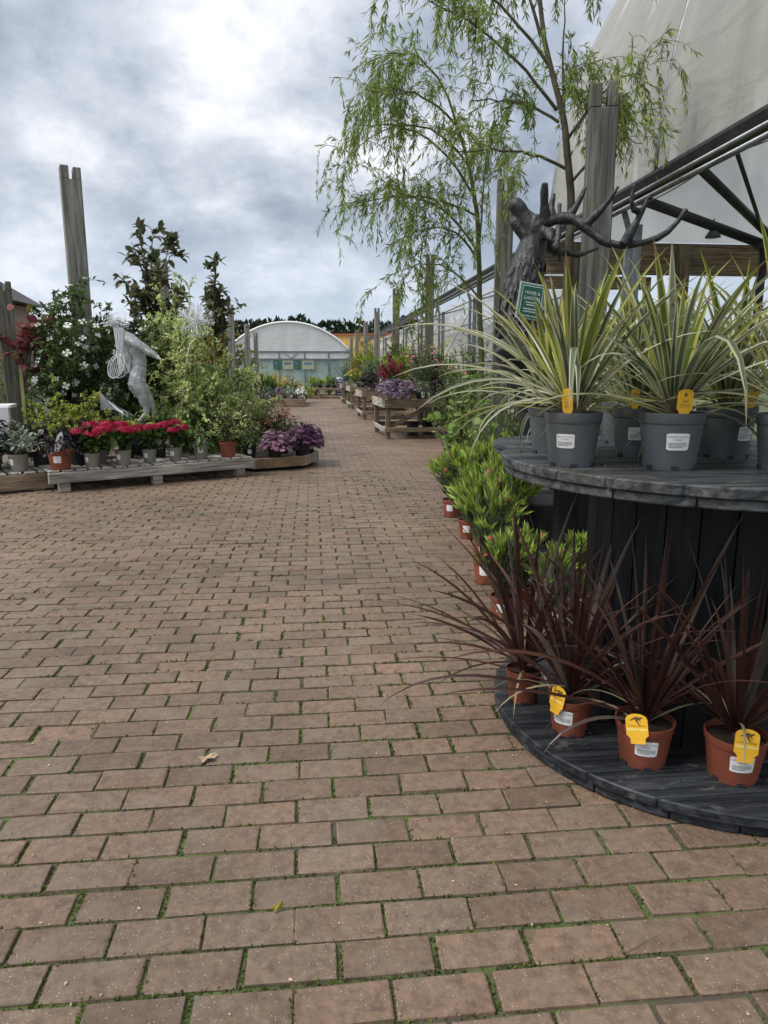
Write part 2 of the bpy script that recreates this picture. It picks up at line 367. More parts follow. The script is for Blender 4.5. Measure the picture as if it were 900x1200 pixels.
TPL = {}
TPL['lance'] = (np.array([(0, 0, 0), (.5, .42, .05), (0, 1, -.06), (-.5, .42, .05), (0, .45, -.01)]), [(0, 1, 4), (1, 2, 4), (4, 2, 3), (0, 4, 3)])
TPL['thin'] = (np.array([(0, 0, 0), (.5, .4, .0), (0, 1, -.12), (-.5, .4, .0)]), [(0, 1, 2, 3)])
TPL['ovate'] = (np.array([(0, 0, 0), (-.42, .28, .06), (0, .32, 0), (.42, .28, .06), (-.44, .62, .03), (0, .66, -.03), (.44, .62, .03), (0, 1, -.13)]),
                [(0, 2, 1), (0, 3, 2), (1, 2, 5, 4), (2, 3, 6, 5), (4, 5, 7), (5, 6, 7)])
def _disc(k, rf, zf):
    v = [(0, .45, 0)]
    for j in range(k):
        a = 2 * PI * j / k - PI / 2; r = rf(j); v.append((.5 * r * math.cos(a), .5 + .5 * r * math.sin(a) - .0, zf(j)))
    return np.array(v), [(0, 1 + j, 1 + (j + 1) % k) for j in range(k)]
TPL['round'] = _disc(9, lambda j: 1, lambda j: -.05)
TPL['heart'] = _disc(10, lambda j: .55 if j == 0 else 1.0 + .12 * (j == 5), lambda j: -.06 if j % 2 else -.02)
TPL['lobed'] = _disc(14, lambda j: (.45 if j == 0 else (1.08 if j % 2 else .84)), lambda j: -.10 if j % 2 else -.02)
def _fl(k, w):
    v = [(0, 0, 0)]; f = []
    for j in range(k):
        a = 2 * PI * j / k
        for da, r, z in ((-w, .32, .05), (-w * .75, .47, .03), (w * .75, .47, .03), (w, .32, .05)):
            v.append((r * math.cos(a + da), r * math.sin(a + da), z))
        b = 1 + 4 * j; f.append((0, b, b + 1, b + 2, b + 3))
    return np.array(v), f
TPL['flower4'] = _fl(4, .50)
TPL['flower5'] = _fl(5, .55)

def rs(seed): return np.random.RandomState(seed)
def rand_dir(r, n): return nrm(r.normal(size=(n, 3)))

# ------------------------------------------------------------------ plant generators (all in local coordinates, base at 0,0,0)
def dome_stems(r, n, H, Rd, base_r=.03, zlo=.45, droop=0., m=8, flat=.55, z0=0.):
    """n curved shoots from the base to points spread through a dome"""
    a = r.uniform(0, 2 * PI, n); u = r.uniform(0, 1, n) ** .6
    hh = H * (1 - flat * u ** 2) * r.uniform(zlo, 1, n)
    end = np.stack([Rd * u * np.cos(a), Rd * u * np.sin(a), hh], 1)
    b0 = np.stack([base_r * np.cos(a), base_r * np.sin(a), np.full(n, z0)], 1) * r.uniform(0, 1, (n, 1)); b0[:, 2] = z0
    ctl = b0 * .5 + end * .5; ctl[:, :2] *= .62; ctl[:, 2] = z0 + (hh - z0) * .72 + droop * Rd * u
    t = np.linspace(0, 1, m)[None, :, None]
    st = (1 - t) ** 2 * b0[:, None] + 2 * t * (1 - t) * ctl[:, None] + t ** 2 * end[:, None]
    st += r.normal(0, .012, st.shape) * t * H * .6
    return st
def side_twigs(r, st, k, length, up=.4, droop=0., t0=.35, m=5):
    n, mm, _ = st.shape; idx = np.repeat(np.arange(n), k); t = r.uniform(t0, 1, len(idx)); p, tg = sample(st, idx, t)
    d = nrm(tg * .6 + rand_dir(r, len(idx)) * .9 + np.array([0, 0, up])); L = length * r.uniform(.5, 1.2, len(idx))
    s = np.linspace(0, 1, m)[None, :, None]
    tw = p[:, None] + d[:, None] * s * L[:, None, None]; tw[:, :, 2] -= droop * L[:, None] * (s[:, :, 0] ** 2)
    return tw
def sample(st, idx, t):
    m = st.shape[1]; x = np.clip(t, 0, .9999) * (m - 1); i = x.astype(int); f = (x - i)[:, None]
    a = st[idx, i]; b = st[idx, i + 1]; return a * (1 - f) + b * f, nrm(b - a)
def leaf_on(mb, r, st, count, tpl, L, W, mat=0, t0=.3, along=.5, out=.8, up=.2, nup=1., jit=.3, t1=1.0, drp=0.):
    idx = r.randint(0, len(st), count); t = r.uniform(t0, t1, count); p, tg = sample(st, idx, t)
    d = nrm(tg * along + nrm(rand_dir(r, count)) * out + np.array([0, 0, up - drp]))
    nn = nrm(np.array([0, 0, nup]) + rand_dir(r, count) * .6)
    s = r.uniform(1 - jit, 1 + jit, count)
    mb.leaves(tpl, p, d, nn, L * s, W * s, mat, r.uniform(.3, 1.8, count))
def stem_tubes(mb, st, r0, r1=None, n=4, mat=0):
    r1 = r0 * .4 if r1 is None else r1
    for s in st: mb.tube(s, np.linspace(r0, r1, len(s)), n, mat, cap=False)

def straps(mb, r, specs, z0=0., nseg=9, mats=(0, 1), base_mat=None):
    """strap leaves of a cordyline: (azimuth, start elevation, bend, length, width)"""
    for az, e0, bend, L, w in specs:
        ts = np.linspace(0, 1, nseg + 1); e = e0 - bend * ts ** 1.6
        dl = L / nseg; kx = az + r.normal(0, .02)
        p = np.array([.012 * math.cos(az), .012 * math.sin(az), z0 + r.uniform(0, .05)]); V = []; tw = r.normal(0, .45); tipdry = r.uniform() < .4
        for i, t in enumerate(ts):
            a = kx + tw * .25 * t
            d = np.array([math.cos(e[i]) * math.cos(a), math.cos(e[i]) * math.sin(a), math.sin(e[i])])
            sd = np.array([-math.sin(a), math.cos(a), 0]); nn = np.cross(d, sd); th = tw * t
            sd2 = sd * math.cos(th) + nn * math.sin(th); nn = np.cross(d, sd2)
            ww = w * min(1, .45 + t * 2.4) * max(0.02, (1 - t ** 3.2)) * .5
            for x in (-1, -.56, .56, 1): V.append(p + sd2 * x * ww - nn * (abs(x) > .9) * ww * .38)
            p = p + d * dl
        F = []; Mi = []
        for i in range(nseg):
            for j in range(3):
                F.append((4 * i + j, 4 * i + j + 1, 4 * i + j + 5, 4 * i + j + 4))
                mi = mats[0] if j == 1 else mats[1]
                if base_mat is not None and ((i >= nseg - 1 and tipdry) or i < 1): mi = base_mat
                Mi.append(mi)
        mb.add(V, F, Mi)
def rosette(r, n, L, w, emin=.0, emax=1.5, bend=(.2, 1.4), front=None):
    sp = []
    for i in range(n):
        u = (i + .5) / n; az = i * 2.39996 + r.normal(0, .2)
        e0 = emax - (emax - emin) * u ** 1.15 + r.normal(0, .06)
        b = bend[0] + (bend[1] - bend[0]) * (u ** 1.1) * r.uniform(.5, 1.25)
        fr = math.cos(az - front) if front is not None else -1
        if fr > .35 and e0 < .75: e0 = r.uniform(.85, 1.25); b *= .55
        sp.append((az, e0, b, L * r.uniform(.72, 1.08) * (1.0 - .12 * (u < .15)), w * r.uniform(.75, 1.15)))
    return sp

# ------------------------------------------------------------------ scene-graph helpers
def tag(o, label, cat, group=None):
    o['label'] = label; o['category'] = cat
    if group: o['group'] = group
    return o
def thing(name, label, cat, loc=(0, 0, 0), rz=0, group=None, scale=1.):
    o = bpy.data.objects.new(name, None); COL.objects.link(o); o.empty_display_size = .1
    o.location = loc; o.rotation_euler.z = rz; o.scale = (scale,) * 3
    return tag(o, label, cat, group)
def struct(o, kind='structure'): o['kind'] = kind; return o
def copy_tree(src, loc, rz=0, scale=1., label=None):
    r = src.copy(); COL.objects.link(r); r.location = loc; r.rotation_euler = (0, 0, rz); r.scale = (scale,) * 3
    if label: r['label'] = label
    for ch in list(src.children):
        c = ch.copy(); COL.objects.link(c); c.parent = r
        for g in list(ch.children):
            d = g.copy(); COL.objects.link(d); d.parent = c
    return r
_txt = {}
def text_mesh(s, size=1., align='CENTER'):
    """flat outline of a string: verts (x,y), faces"""
    cu = bpy.data.curves.new('t', 'FONT'); cu.body = s; cu.size = size; cu.align_x = align; cu.resolution_u = 2
    ob = bpy.data.objects.new('t', cu); COL.objects.link(ob)
    dg = bpy.context.evaluated_depsgraph_get(); me = bpy.data.meshes.new_from_object(ob.evaluated_get(dg))
    v = [tuple(x.co) for x in me.vertices]; f = [tuple(p.vertices) for p in me.polygons]
    bpy.data.objects.remove(ob); bpy.data.curves.remove(cu); bpy.data.meshes.remove(me)
    return np.array(v).reshape(-1, 3), f
def remeshed(mb, name, mats, parent, voxel=.015, smooth_it=4, loc=None):
    o = mb.build(name + '_src', mats)
    md = o.modifiers.new('r', 'REMESH'); md.mode = 'VOXEL'; md.voxel_size = voxel
    sm = o.modifiers.new('s', 'SMOOTH'); sm.iterations = smooth_it; sm.factor = .5
    dg = bpy.context.evaluated_depsgraph_get(); me = bpy.data.meshes.new_from_object(o.evaluated_get(dg))
    bpy.data.objects.remove(o); me.name = name
    me.materials.clear(); me.materials.append(mats)
    me.polygons.foreach_set('use_smooth', np.ones(len(me.polygons), bool))
    ob = bpy.data.objects.new(name, me); COL.objects.link(ob); ob.parent = parent
    if loc: ob.location = loc
    return ob

# ------------------------------------------------------------------ pots
def pot_r(rt, h, z):
    """outer radius of a pot at height z"""
    if z < h * .1: return rt * (.76 + .3 * z / h)
    return rt * (.79 + .15 * (z / h - .1) / .7) if z < h * .80 else rt * (.975 + .03 * (z - .8 * h) / (.2 * h))
def add_pot(parent, rt, h, mat, feet=False, n=28):
    mb = MB(); z1 = h * .80
    mb.lathe([(0.0, .004), (rt * .72, .004), (rt * .76, 0), (rt * .79, h * .1), (rt * .94, z1), (rt * .965, z1 + .002), (rt * .975, z1 + .004), (rt * 1.0, h - .004), (rt * 1.005, h),
              (rt * .965, h), (rt * .95, h - .006), (rt * .93, h * .82), (rt * .9, h * .7)], n)
    if feet:  # dark boxes painted on for the shade inside the drain notches
        for k in range(6):
            a = k * PI / 3 + .3; c, s_ = math.cos(a), math.sin(a); rr = rt * .768
            mt = Matrix.Translation((rr * c, rr * s_, .001)) @ Matrix.Rotation(a, 4, 'Z')
            mb.box(-.006, .0045, -.010, .010, 0, .011, 1, mt)
    p = mb.build('pot', [mat, M['black_pot']], parent, smooth=True)
    p.data.set_sharp_from_angle(angle=R(35))
    s = MB(); k = 16
    vs = [(0, 0, h * .90)] + [(rt * .935 * math.cos(2 * PI * j / k), rt * .935 * math.sin(2 * PI * j / k), h * .86) for j in range(k)]
    s.add(vs, [(0, 1 + j, 1 + (j + 1) % k) for j in range(k)])
    s.build('soil', M['soil'], parent, smooth=True)
    return p
def pot_label(pot, rt, h, az, w, z0, z1, lines=None):
    mb = MB(); rad = pot_r(rt, h, (z0 + z1) / 2); aw = w / rad
    def pt(u, z, off): a = az + (u - .5) * aw; rr = pot_r(rt, h, z) + off; return (rr * math.cos(a), rr * math.sin(a), z)
    k = 8; vs = []; cz = (z1 - z0) * .06
    for i in range(k + 1):
        ins = cz if i in (0, k) else 0
        vs += [pt(i / k, z0 + ins, .0012), pt(i / k, z1 - ins, .0012)]
    mb.add(vs, [(2 * i, 2 * i + 2, 2 * i + 3, 2 * i + 1) for i in range(k)], 0)
    hgt = z1 - z0
    if lines:
        for s, fy, sz in lines:
            v, f = text_mesh(s, sz * hgt)
            if len(v): mb.add([pt(.5 + x / w, z0 + fy * hgt + y, .0018) for x, y, _ in v], f, 1)
        r = rs(int(w * 1e5)); y = .50
        for q in range(4):
            y -= .085; u = .1
            while u < .86:
                l = r.uniform(.04, .11); l = min(l, .9 - u)
                if q == 3 and u + l > .7: break
                zz0, zz1 = z0 + y * hgt, z0 + (y + .035) * hgt
                mb.add([pt(u, zz0, .0018), pt(u + l, zz0, .0018), pt(u + l, zz1, .0018), pt(u, zz1, .0018)], [(0, 1, 2, 3)], 1); u += l + .018
    return mb.build('price_label', [M['label_white'], M['label_ink']], pot)
ROO = [(-.5, .02), (-.36, .10), (-.2, .22), (-.02, .30), (.12, .27), (.22, .22), (.27, .30), (.30, .24), (.38, .27), (.47, .20), (.44, .15), (.33, .13), (.26, .06),
       (.30, -.04), (.36, -.06), (.33, -.10), (.24, -.06), (.18, .04), (.10, .02), (.12, -.12), (.22, -.26), (.32, -.30), (.30, -.34), (.14, -.32), (.02, -.16), (-.06, .0), (-.16, .10), (-.30, .03), (-.45, -.02)]
def plant_tag(parent, loc, rz, tilt, w=.05, h=.095, kind='roo', roll=0):
    """yellow care tag with rounded shoulders and a narrower tongue; face towards local -Y"""
    mb = MB(); out = []
    for k in range(9): a = PI - PI * k / 8; out.append((w / 2 * math.cos(a), h - w * .28 + w * .28 * math.sin(a)))
    out += [(w / 2, h * .24), (w * .42, h * .20), (w * .34, h * .12), (w * .33, -h * .06), (-w * .33, -h * .06), (-w * .34, h * .12), (-w * .42, h * .20), (-w / 2, h * .24)]
    k = len(out); t = .0012
    vs = [(x, -t, z) for x, z in out] + [(x, t, z) for x, z in out]
    mb.add(vs, [tuple(range(k - 1, -1, -1)), tuple(range(k, 2 * k))] + [(i, (i + 1) % k, k + (i + 1) % k, k + i) for i in range(k)], 0)
    # a second skin 0.4 mm proud carries the print
    y = -t - .0005
    if kind == 'roo':
        mb.add([(x * w * .62, y, h * .76 + z * w * .62) for x, z in ROO], [tuple(range(len(ROO) - 1, -1, -1))], 1)
        v, f = text_mesh('Cordyline australis', w * .105)
        mb.add([(x, y, h * .55 + yy) for x, yy, _ in v], f, 1)
        mb.add([(-w * .48, y, h * .40), (w * .48, y, h * .40), (w * .48, y, h * .48), (-w * .48, y, h * .48)], [(0, 1, 2, 3)], 2)
    else:
        b = [(0, .5), (-.13, .2), (-.3, .28), (-.16, .05), (-.34, -.05), (-.1, -.12), (0, -.4), (.1, -.12), (.34, -.05), (.16, .05), (.3, .28), (.13, .2)]
        mb.add([(x * w * .42, y, h * .77 + z * w * .42) for x, z in b], [tuple(range(len(b)))], 1)
        v, f = text_mesh('Live', w * .26)
        mb.add([(x, y, h * .50 + yy) for x, yy, _ in v], f, 1)
        for q in range(3): mb.add([(-w * .34, y, h * (.42 - .05 * q)), (w * .34, y, h * (.42 - .05 * q)), (w * .34, y, h * (.43 - .05 * q)), (-w * .34, y, h * (.43 - .05 * q))], [(0, 1, 2, 3)], 1)
    o = mb.build('plant_tag', [M['tag_yellow'], M['tag_ink'], M['tag_pale']], parent)
    o.location = loc; o.rotation_euler = (tilt, roll, rz)
    return o

# ------------------------------------------------------------------ camera, world, sun
cam = bpy.data.objects.new('camera', bpy.data.cameras.new('camera')); COL.objects.link(cam)
cam.location = (0, 0, 1.26); cam.rotation_euler = (R(90 - 11.3), 0, R(-5.68))
cam.data.sensor_fit = 'VERTICAL'; cam.data.sensor_height = 24; cam.data.lens = 830 / 1200 * 24
cam.data.clip_start = .02; cam.data.clip_end = 2000; S.camera = cam
SUN_EL, SUN_AZ = R(54), R(-105)           # azimuth measured from +Y towards +X
def build_world():
    w = bpy.data.worlds.new('World'); S.world = w; w.use_nodes = True; nt = w.node_tree
    bg = nt.nodes['Background']; bg.inputs['Strength'].default_value = .1
    sky = N(nt, 'ShaderNodeTexSky'); sky.sky_type = 'NISHITA'; sky.sun_disc = False; sky.sun_elevation = SUN_EL; sky.sun_rotation = SUN_AZ
    tc = N(nt, 'ShaderNodeTexCoord'); sep = N(nt, 'ShaderNodeSeparateXYZ'); nt.links.new(tc.outputs['Generated'], sep.inputs[0])
    ad = N(nt, 'ShaderNodeMath', operation='MAXIMUM'); nt.links.new(sep.outputs[2], ad.inputs[0]); ad.inputs[1].default_value = 0
    a2 = N(nt, 'ShaderNodeMath', operation='ADD'); nt.links.new(ad.outputs[0], a2.inputs[0]); a2.inputs[1].default_value = .50
    cx = N(nt, 'ShaderNodeMath', operation='DIVIDE'); nt.links.new(sep.outputs[0], cx.inputs[0]); nt.links.new(a2.outputs[0], cx.inputs[1])
    cy = N(nt, 'ShaderNodeMath', operation='DIVIDE'); nt.links.new(sep.outputs[1], cy.inputs[0]); nt.links.new(a2.outputs[0], cy.inputs[1])
    cv = N(nt, 'ShaderNodeCombineXYZ'); nt.links.new(cx.outputs[0], cv.inputs[0]); nt.links.new(cy.outputs[0], cv.inputs[1]); cv.inputs[2].default_value = 3.7
    big = noise(nt, 1.5, 9, .56, .08, vec=cv.outputs[0])
    fine = noise(nt, 4.6, 9, .62, .12, vec=cv.outputs[0])
    mx = N(nt, 'ShaderNodeMath', operation='MULTIPLY_ADD'); nt.links.new(fine, mx.inputs[0]); mx.inputs[1].default_value = .38
    b2 = N(nt, 'ShaderNodeMath', operation='MULTIPLY'); nt.links.new(big, b2.inputs[0]); b2.inputs[1].default_value = .75; nt.links.new(b2.outputs[0], mx.inputs[2])
    K = 10
    rp = ramp(nt, [(.45, (.13, .152, .188)), (.525, (.20, .225, .265)), (.585, (.285, .305, .34)), (.67, (.44, .445, .46))]); nt.links.new(mx.outputs[0], rp.inputs[0])
    # thinner, brighter deck overhead; blue-grey veil towards the horizon
    el = maprange(nt, sep.outputs[2], .0, .75, .95, 1.08)
    vv = N(nt, 'ShaderNodeCombineXYZ')
    for i in range(3): nt.links.new(el, vv.inputs[i])
    c = mixc(nt, 'MULTIPLY', 1, rp.outputs[0], vv.outputs[0])
    hz = maprange(nt, sep.outputs[2], 0, .22, .75, 0)
    c = mixc(nt, 'MIX', hz, c, (.29, .34, .405))
    c = mixc(nt, 'MULTIPLY', 1, c, (K, K, K))
    cov = ramp(nt, [(.30, (0, 0, 0)), (.36, (1, 1, 1))]); nt.links.new(mx.outputs[0], cov.inputs[0])
    cm = N(nt, 'ShaderNodeMath', operation='MULTIPLY'); nt.links.new(cov.outputs[0], cm.inputs[0]); cm.inputs[1].default_value = .97
    c = mixc(nt, 'MIX', cm.outputs[0], sky.outputs[0], c)
    nt.links.new(c, bg.inputs['Color'])
    sl = bpy.data.lights.new('sun', 'SUN'); sl.energy = 1.5; sl.angle = R(22); sl.color = (1, .96, .9)
    so = bpy.data.objects.new('sun', sl); COL.objects.link(so)
    d = Vector((math.sin(SUN_AZ) * math.cos(SUN_EL), math.cos(SUN_AZ) * math.cos(SUN_EL), math.sin(SUN_EL)))
    so.rotation_euler = d.to_track_quat('Z', 'Y').to_euler()
build_world()
S.view_settings.view_transform = 'Standard'; S.view_settings.look = 'None'; S.view_settings.exposure = 1.27; S.view_settings.gamma = 1
S.render.engine = 'CYCLES'; S.cycles.max_bounces = 6; S.cycles.transparent_max_bounces = 6; S.cycles.use_denoising = True

# ------------------------------------------------------------------ ground and block paving
BL, BR = .208, .1089
def build_ground():
    g = MB(); n = 1
    g.add([(-400, -60, -.0075), (400, -60, -.0075), (400, 700, -.0075), (-400, 700, -.0075)], [(0, 1, 2, 3)])
    struct(g.build('ground', M['joint']))
    r = rs(3); P = []; Sx = []
    for k in range(-8, 400):
        y = 1.219 + BR * k
        if y > 41: break
        xl = -1.5 - .62 * max(y, 1); xl = max(xl, -5.2 if y < 14 else -4.2); xr = min(.9 + .75 * max(y, 1), 3.4)
        x0 = -.586 + BL * (.5 if k % 2 == 0 else 0) + .5 * BL
        j0 = math.floor((xl - x0) / BL); j1 = math.ceil((xr - x0) / BL)
        xs = x0 + BL * np.arange(j0, j1); P.append(np.stack([xs, np.full(len(xs), y)], 1))
    P = np.concatenate(P); n = len(P)
    near = 1 / (1 + P[:, 1] * .15)
    wob = np.array([mnoise.noise(Vector((x * .5, y * .5, 1.))) for x, y in P]) * .008
    cx = P[:, 0] + r.normal(0, .0022, n); cy = P[:, 1] + r.normal(0, .0016, n) + wob
    rot = r.normal(0, .008, n); hx = .1006 + r.normal(0, .0013, n); hy = .0504 + r.normal(0, .001, n)
    zt = r.normal(0, .0012, n); tx = r.normal(0, .007, n); ty = r.normal(0, .009, n)
    # rings of four/eight corners, from the top face outwards and down
    rings = []
    for (ins, z) in ((.0045, 0), (.0012, -.0022), (.0, -.014)):
        co = []
        c = .0022 if ins < .004 else .0016
        for sx, sy, ch in ((-1, -1, 0), (-1, -1, 1), (1, -1, 0), (1, -1, 1), (1, 1, 0), (1, 1, 1), (-1, 1, 0), (-1, 1, 1)):
            first = (ch == 0) == (sx * sy > 0)
            jx = r.normal(0, .0009, n); jy = r.normal(0, .0009, n)
            x = sx * (hx - ins - (c if not first else 0)) + jx; y = sy * (hy - ins - (c if first else 0)) + jy
            co.append((x, y, z))
        rings.append(co)
    V = np.zeros((n, 24, 3))
    for a, co in enumerate(rings):
        for b, (x, y, z) in enumerate(co):
            X = cx + x * np.cos(rot) - y * np.sin(rot); Y = cy + x * np.sin(rot) + y * np.cos(rot)
            V[:, a * 8 + b] = np.stack([X, Y, zt + z + tx * x + ty * y], 1)
    F = [tuple(range(8))]
    for a in range(2):
        for b in range(8): F.append((a * 8 + b, a * 8 + 8 + b, a * 8 + 8 + (b + 1) % 8, a * 8 + (b + 1) % 8))
    FF = []
    for i in range(n): FF += [tuple(j + 24 * i for j in f) for f in F]
    mb = MB(); mb.add(V.reshape(-1, 3), FF); o = mb.build('paving', M['brick']); struct(o)
    # moss tufts in the joints
    mo = MB(); Q = []; 
    for it in range(2):
        sel = np.where(P[:, 1] < (6.5 if it else 9.5))[0]
        for i in sel:
            x, y = P[i]; dist = y
            d1 = mnoise.noise(Vector((x * 1.1, y * 1.1, 5.3))); d2 = mnoise.noise(Vector((x * 6., y * 6., 9.)))
            dens = max(0, .70 + .7 * d1 + .9 * d2) * (1.0 if x > -1.2 else .8)
            sc = 1.0 if dist < 3 else .6
            if it == 0:
                c = r.poisson(max(0, dens - .12 * max(0, y - 2.2)) * 44 * sc)        # vertical joint at the brick's right end
                q = np.stack([np.full(c, x + BL / 2) + r.normal(0, .004, c), y + r.uniform(-.052, .052, c)], 1)
            else:
                c = r.poisson(max(0, dens - .32 - .07 * max(0, y - 2.2)) * 70 * sc)   # bed joint
                q = np.stack([x + r.uniform(-.1, .1, c), np.full(c, y + BR / 2) + r.normal(0, .0035, c)], 1)
            Q.append(q)
    # a few bigger tufts of weed along the right-hand side and middle
    for k in range(170):
        x, y = (r.uniform(-3.5, .95) if k % 3 else r.uniform(.3, 1.0)), r.uniform(2.6, 9); kk = round((y - 1.219) / BR - .5); y = 1.219 + BR * (kk + .5)
        c = r.randint(8, 40); Q.append(np.stack([x + r.normal(0, .03, c), y + r.normal(0, .006, c)], 1))
    Q = np.concatenate(Q); c = len(Q)
    Pz = np.concatenate([Q, np.full((c, 1), -.007)], 1)
    d = nrm(rand_dir(r, c) * .75 + np.array([0, 0, .75])); L = r.uniform(.005, .013, c) * (1 + .12 * np.minimum(Q[:, 1], 8))
    mo.leaves('thin', Pz, d, rand_dir(r, c), L, L * .55)
    struct(mo.build('joint_moss', M['moss']), 'stuff')
    # grit and tiny debris lying on the blocks
    gr = MB(); c = 420; q = np.stack([r.uniform(-3.2, 1.0, c), 1.1 + 7 * r.uniform(0, 1, c) ** 1.4, np.full(c, .003)], 1)
    gr.leaves('lance', q, nrm(np.stack([r.normal(size=c), r.normal(size=c), np.zeros(c)], 1)), np.array([0, 0, 1.]) + rand_dir(r, c) * .2, r.uniform(.004, .016, c), r.uniform(.003, .008, c))
    struct(gr.build('ground_litter', M['dead_leaf']), 'stuff')
build_ground()
def ground_leaf(name, label, x, y, L, W, mat, rot):
    r = rs(int(L * 1e4)); k = 16; mb = MB()
    vs = [(0, 0, .012)]
    for j in range(k):
        a = 2 * PI * j / k; q = 1 + .22 * math.sin(5 * a + 1) + r.normal(0, .05); vs.append((L / 2 * q * math.cos(a), W / 2 * q * math.sin(a), .010 + .008 * math.sin(3 * a) + r.uniform(-.002, .004)))
    for j in range(k): vs.append((vs[1 + j][0] * .98, vs[1 + j][1] * .98, vs[1 + j][2] - .0015))
    f = [(0, 1 + j, 1 + (j + 1) % k) for j in range(k)] + [(1 + j, 1 + k + j, 1 + k + (j + 1) % k, 1 + (j + 1) % k) for j in range(k)] + [tuple(1 + k + j for j in range(k - 1, -1, -1))]
    mb.add(vs, f)
    tag(mb.build(name, mat, loc=(x, y, 0), rz=rot), label, 'leaf')
ground_leaf('fallen_leaf', 'crumpled pale brown dead leaf lying alone on the brick paving', -.365, 2.175, .056, .036, M['dead_leaf'], .5)
ground_leaf('fallen_leaf', 'tiny yellow fallen leaf near the bottom middle of the paving', -.105, 1.485, .026, .012, M['yellow_leaf'], .5)

# ------------------------------------------------------------------ cable drums used as plant stands
def chord_boards(mb, r, z0, z1, n, ang, gap=.004, mat=0):
    ca, sa = math.cos(ang), math.sin(ang); wd = 2 * r / n
    for i in range(n):
        y0, y1 = -r + i * wd + gap / 2, -r + (i + 1) * wd - gap / 2
        k = 9; ys = np.linspace(y0, y1, k); ys = np.clip(ys, -r * .9999, r * .9999)
        right = [(math.sqrt(max(r * r - y * y, 1e-8)), y) for y in ys]; left = [(-x, y) for x, y in reversed(right)]
        mb.prism([(x * ca - y * sa, x * sa + y * ca) for x, y in right + left], z0, z1, mat)
def cable_drum(label, loc, r, h, core, seed, rz=0., t=.032, th=.062):
    th_ = thing('cable_drum', label, 'cable drum', loc, rz)
    for nm, z in (('bottom_disc', 0.004), ('top_disc', h - th)):
        mb = MB()
        if nm == 'top_disc':
            chord_boards(mb, r * .985, z, z + th - t - .001, 9, PI / 2); chord_boards(mb, r, z + th - t, z + th, 10, .0)
        else:
            chord_boards(mb, r * .985, z, z + th - t - .001, 9, PI / 2); chord_boards(mb, r, z + th - t, z + th, 10, .0)
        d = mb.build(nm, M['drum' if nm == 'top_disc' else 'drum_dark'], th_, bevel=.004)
        b = MB(); b.lathe([(0, .006), (.014, .005), (.016, 0)], 8); b0 = None
        for k in range(6):
            a = k * PI / 3 + .4
            for q in (.72, .93):
                if b0 is None: b0 = bo = b.build('bolt', M['bolt'], d)
                else: bo = b0.copy(); COL.objects.link(bo)
                bo.location = (r * q * math.cos(a), r * q * math.sin(a), z + th)
    mb = MB(); n = 26
    for k in range(n):
        a0, a1 = 2 * PI * k / n + .006, 2 * PI * (k + 1) / n - .006; ri = core - .03
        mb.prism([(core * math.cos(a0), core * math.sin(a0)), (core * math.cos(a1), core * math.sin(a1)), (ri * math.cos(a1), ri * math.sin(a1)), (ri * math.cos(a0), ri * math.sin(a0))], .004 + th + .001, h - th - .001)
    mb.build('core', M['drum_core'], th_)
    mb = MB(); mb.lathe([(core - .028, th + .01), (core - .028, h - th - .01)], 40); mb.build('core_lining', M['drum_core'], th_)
    return th_
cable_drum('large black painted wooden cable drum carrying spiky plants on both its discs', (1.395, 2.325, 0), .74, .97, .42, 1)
cable_drum('smaller dark cable drum mostly hidden behind the oleanders and the big drum', (1.60, 4.2, 0), .50, .83, .12, 2)

r = rs(44); m = MB()
for z, n, r0, r1 in ((.972, 330, .05, .72), (.068, 300, .44, .72)):
    a = r.uniform(0, 2 * PI, n); q = np.sqrt(r.uniform(r0 ** 2, r1 ** 2, n)); P = np.stack([1.395 + q * np.cos(a), 2.325 + q * np.sin(a), np.full(n, z)], 1)
    m.leaves('lance', P, nrm(np.stack([r.normal(size=n), r.normal(size=n), r.uniform(0, .5, n)], 1)), np.array([0, 0, 1.]) + rand_dir(r, n) * .4, r.uniform(.004, .013, n), r.uniform(.004, .010, n))
struct(m.build('spilled_compost', M['soil']), 'stuff')

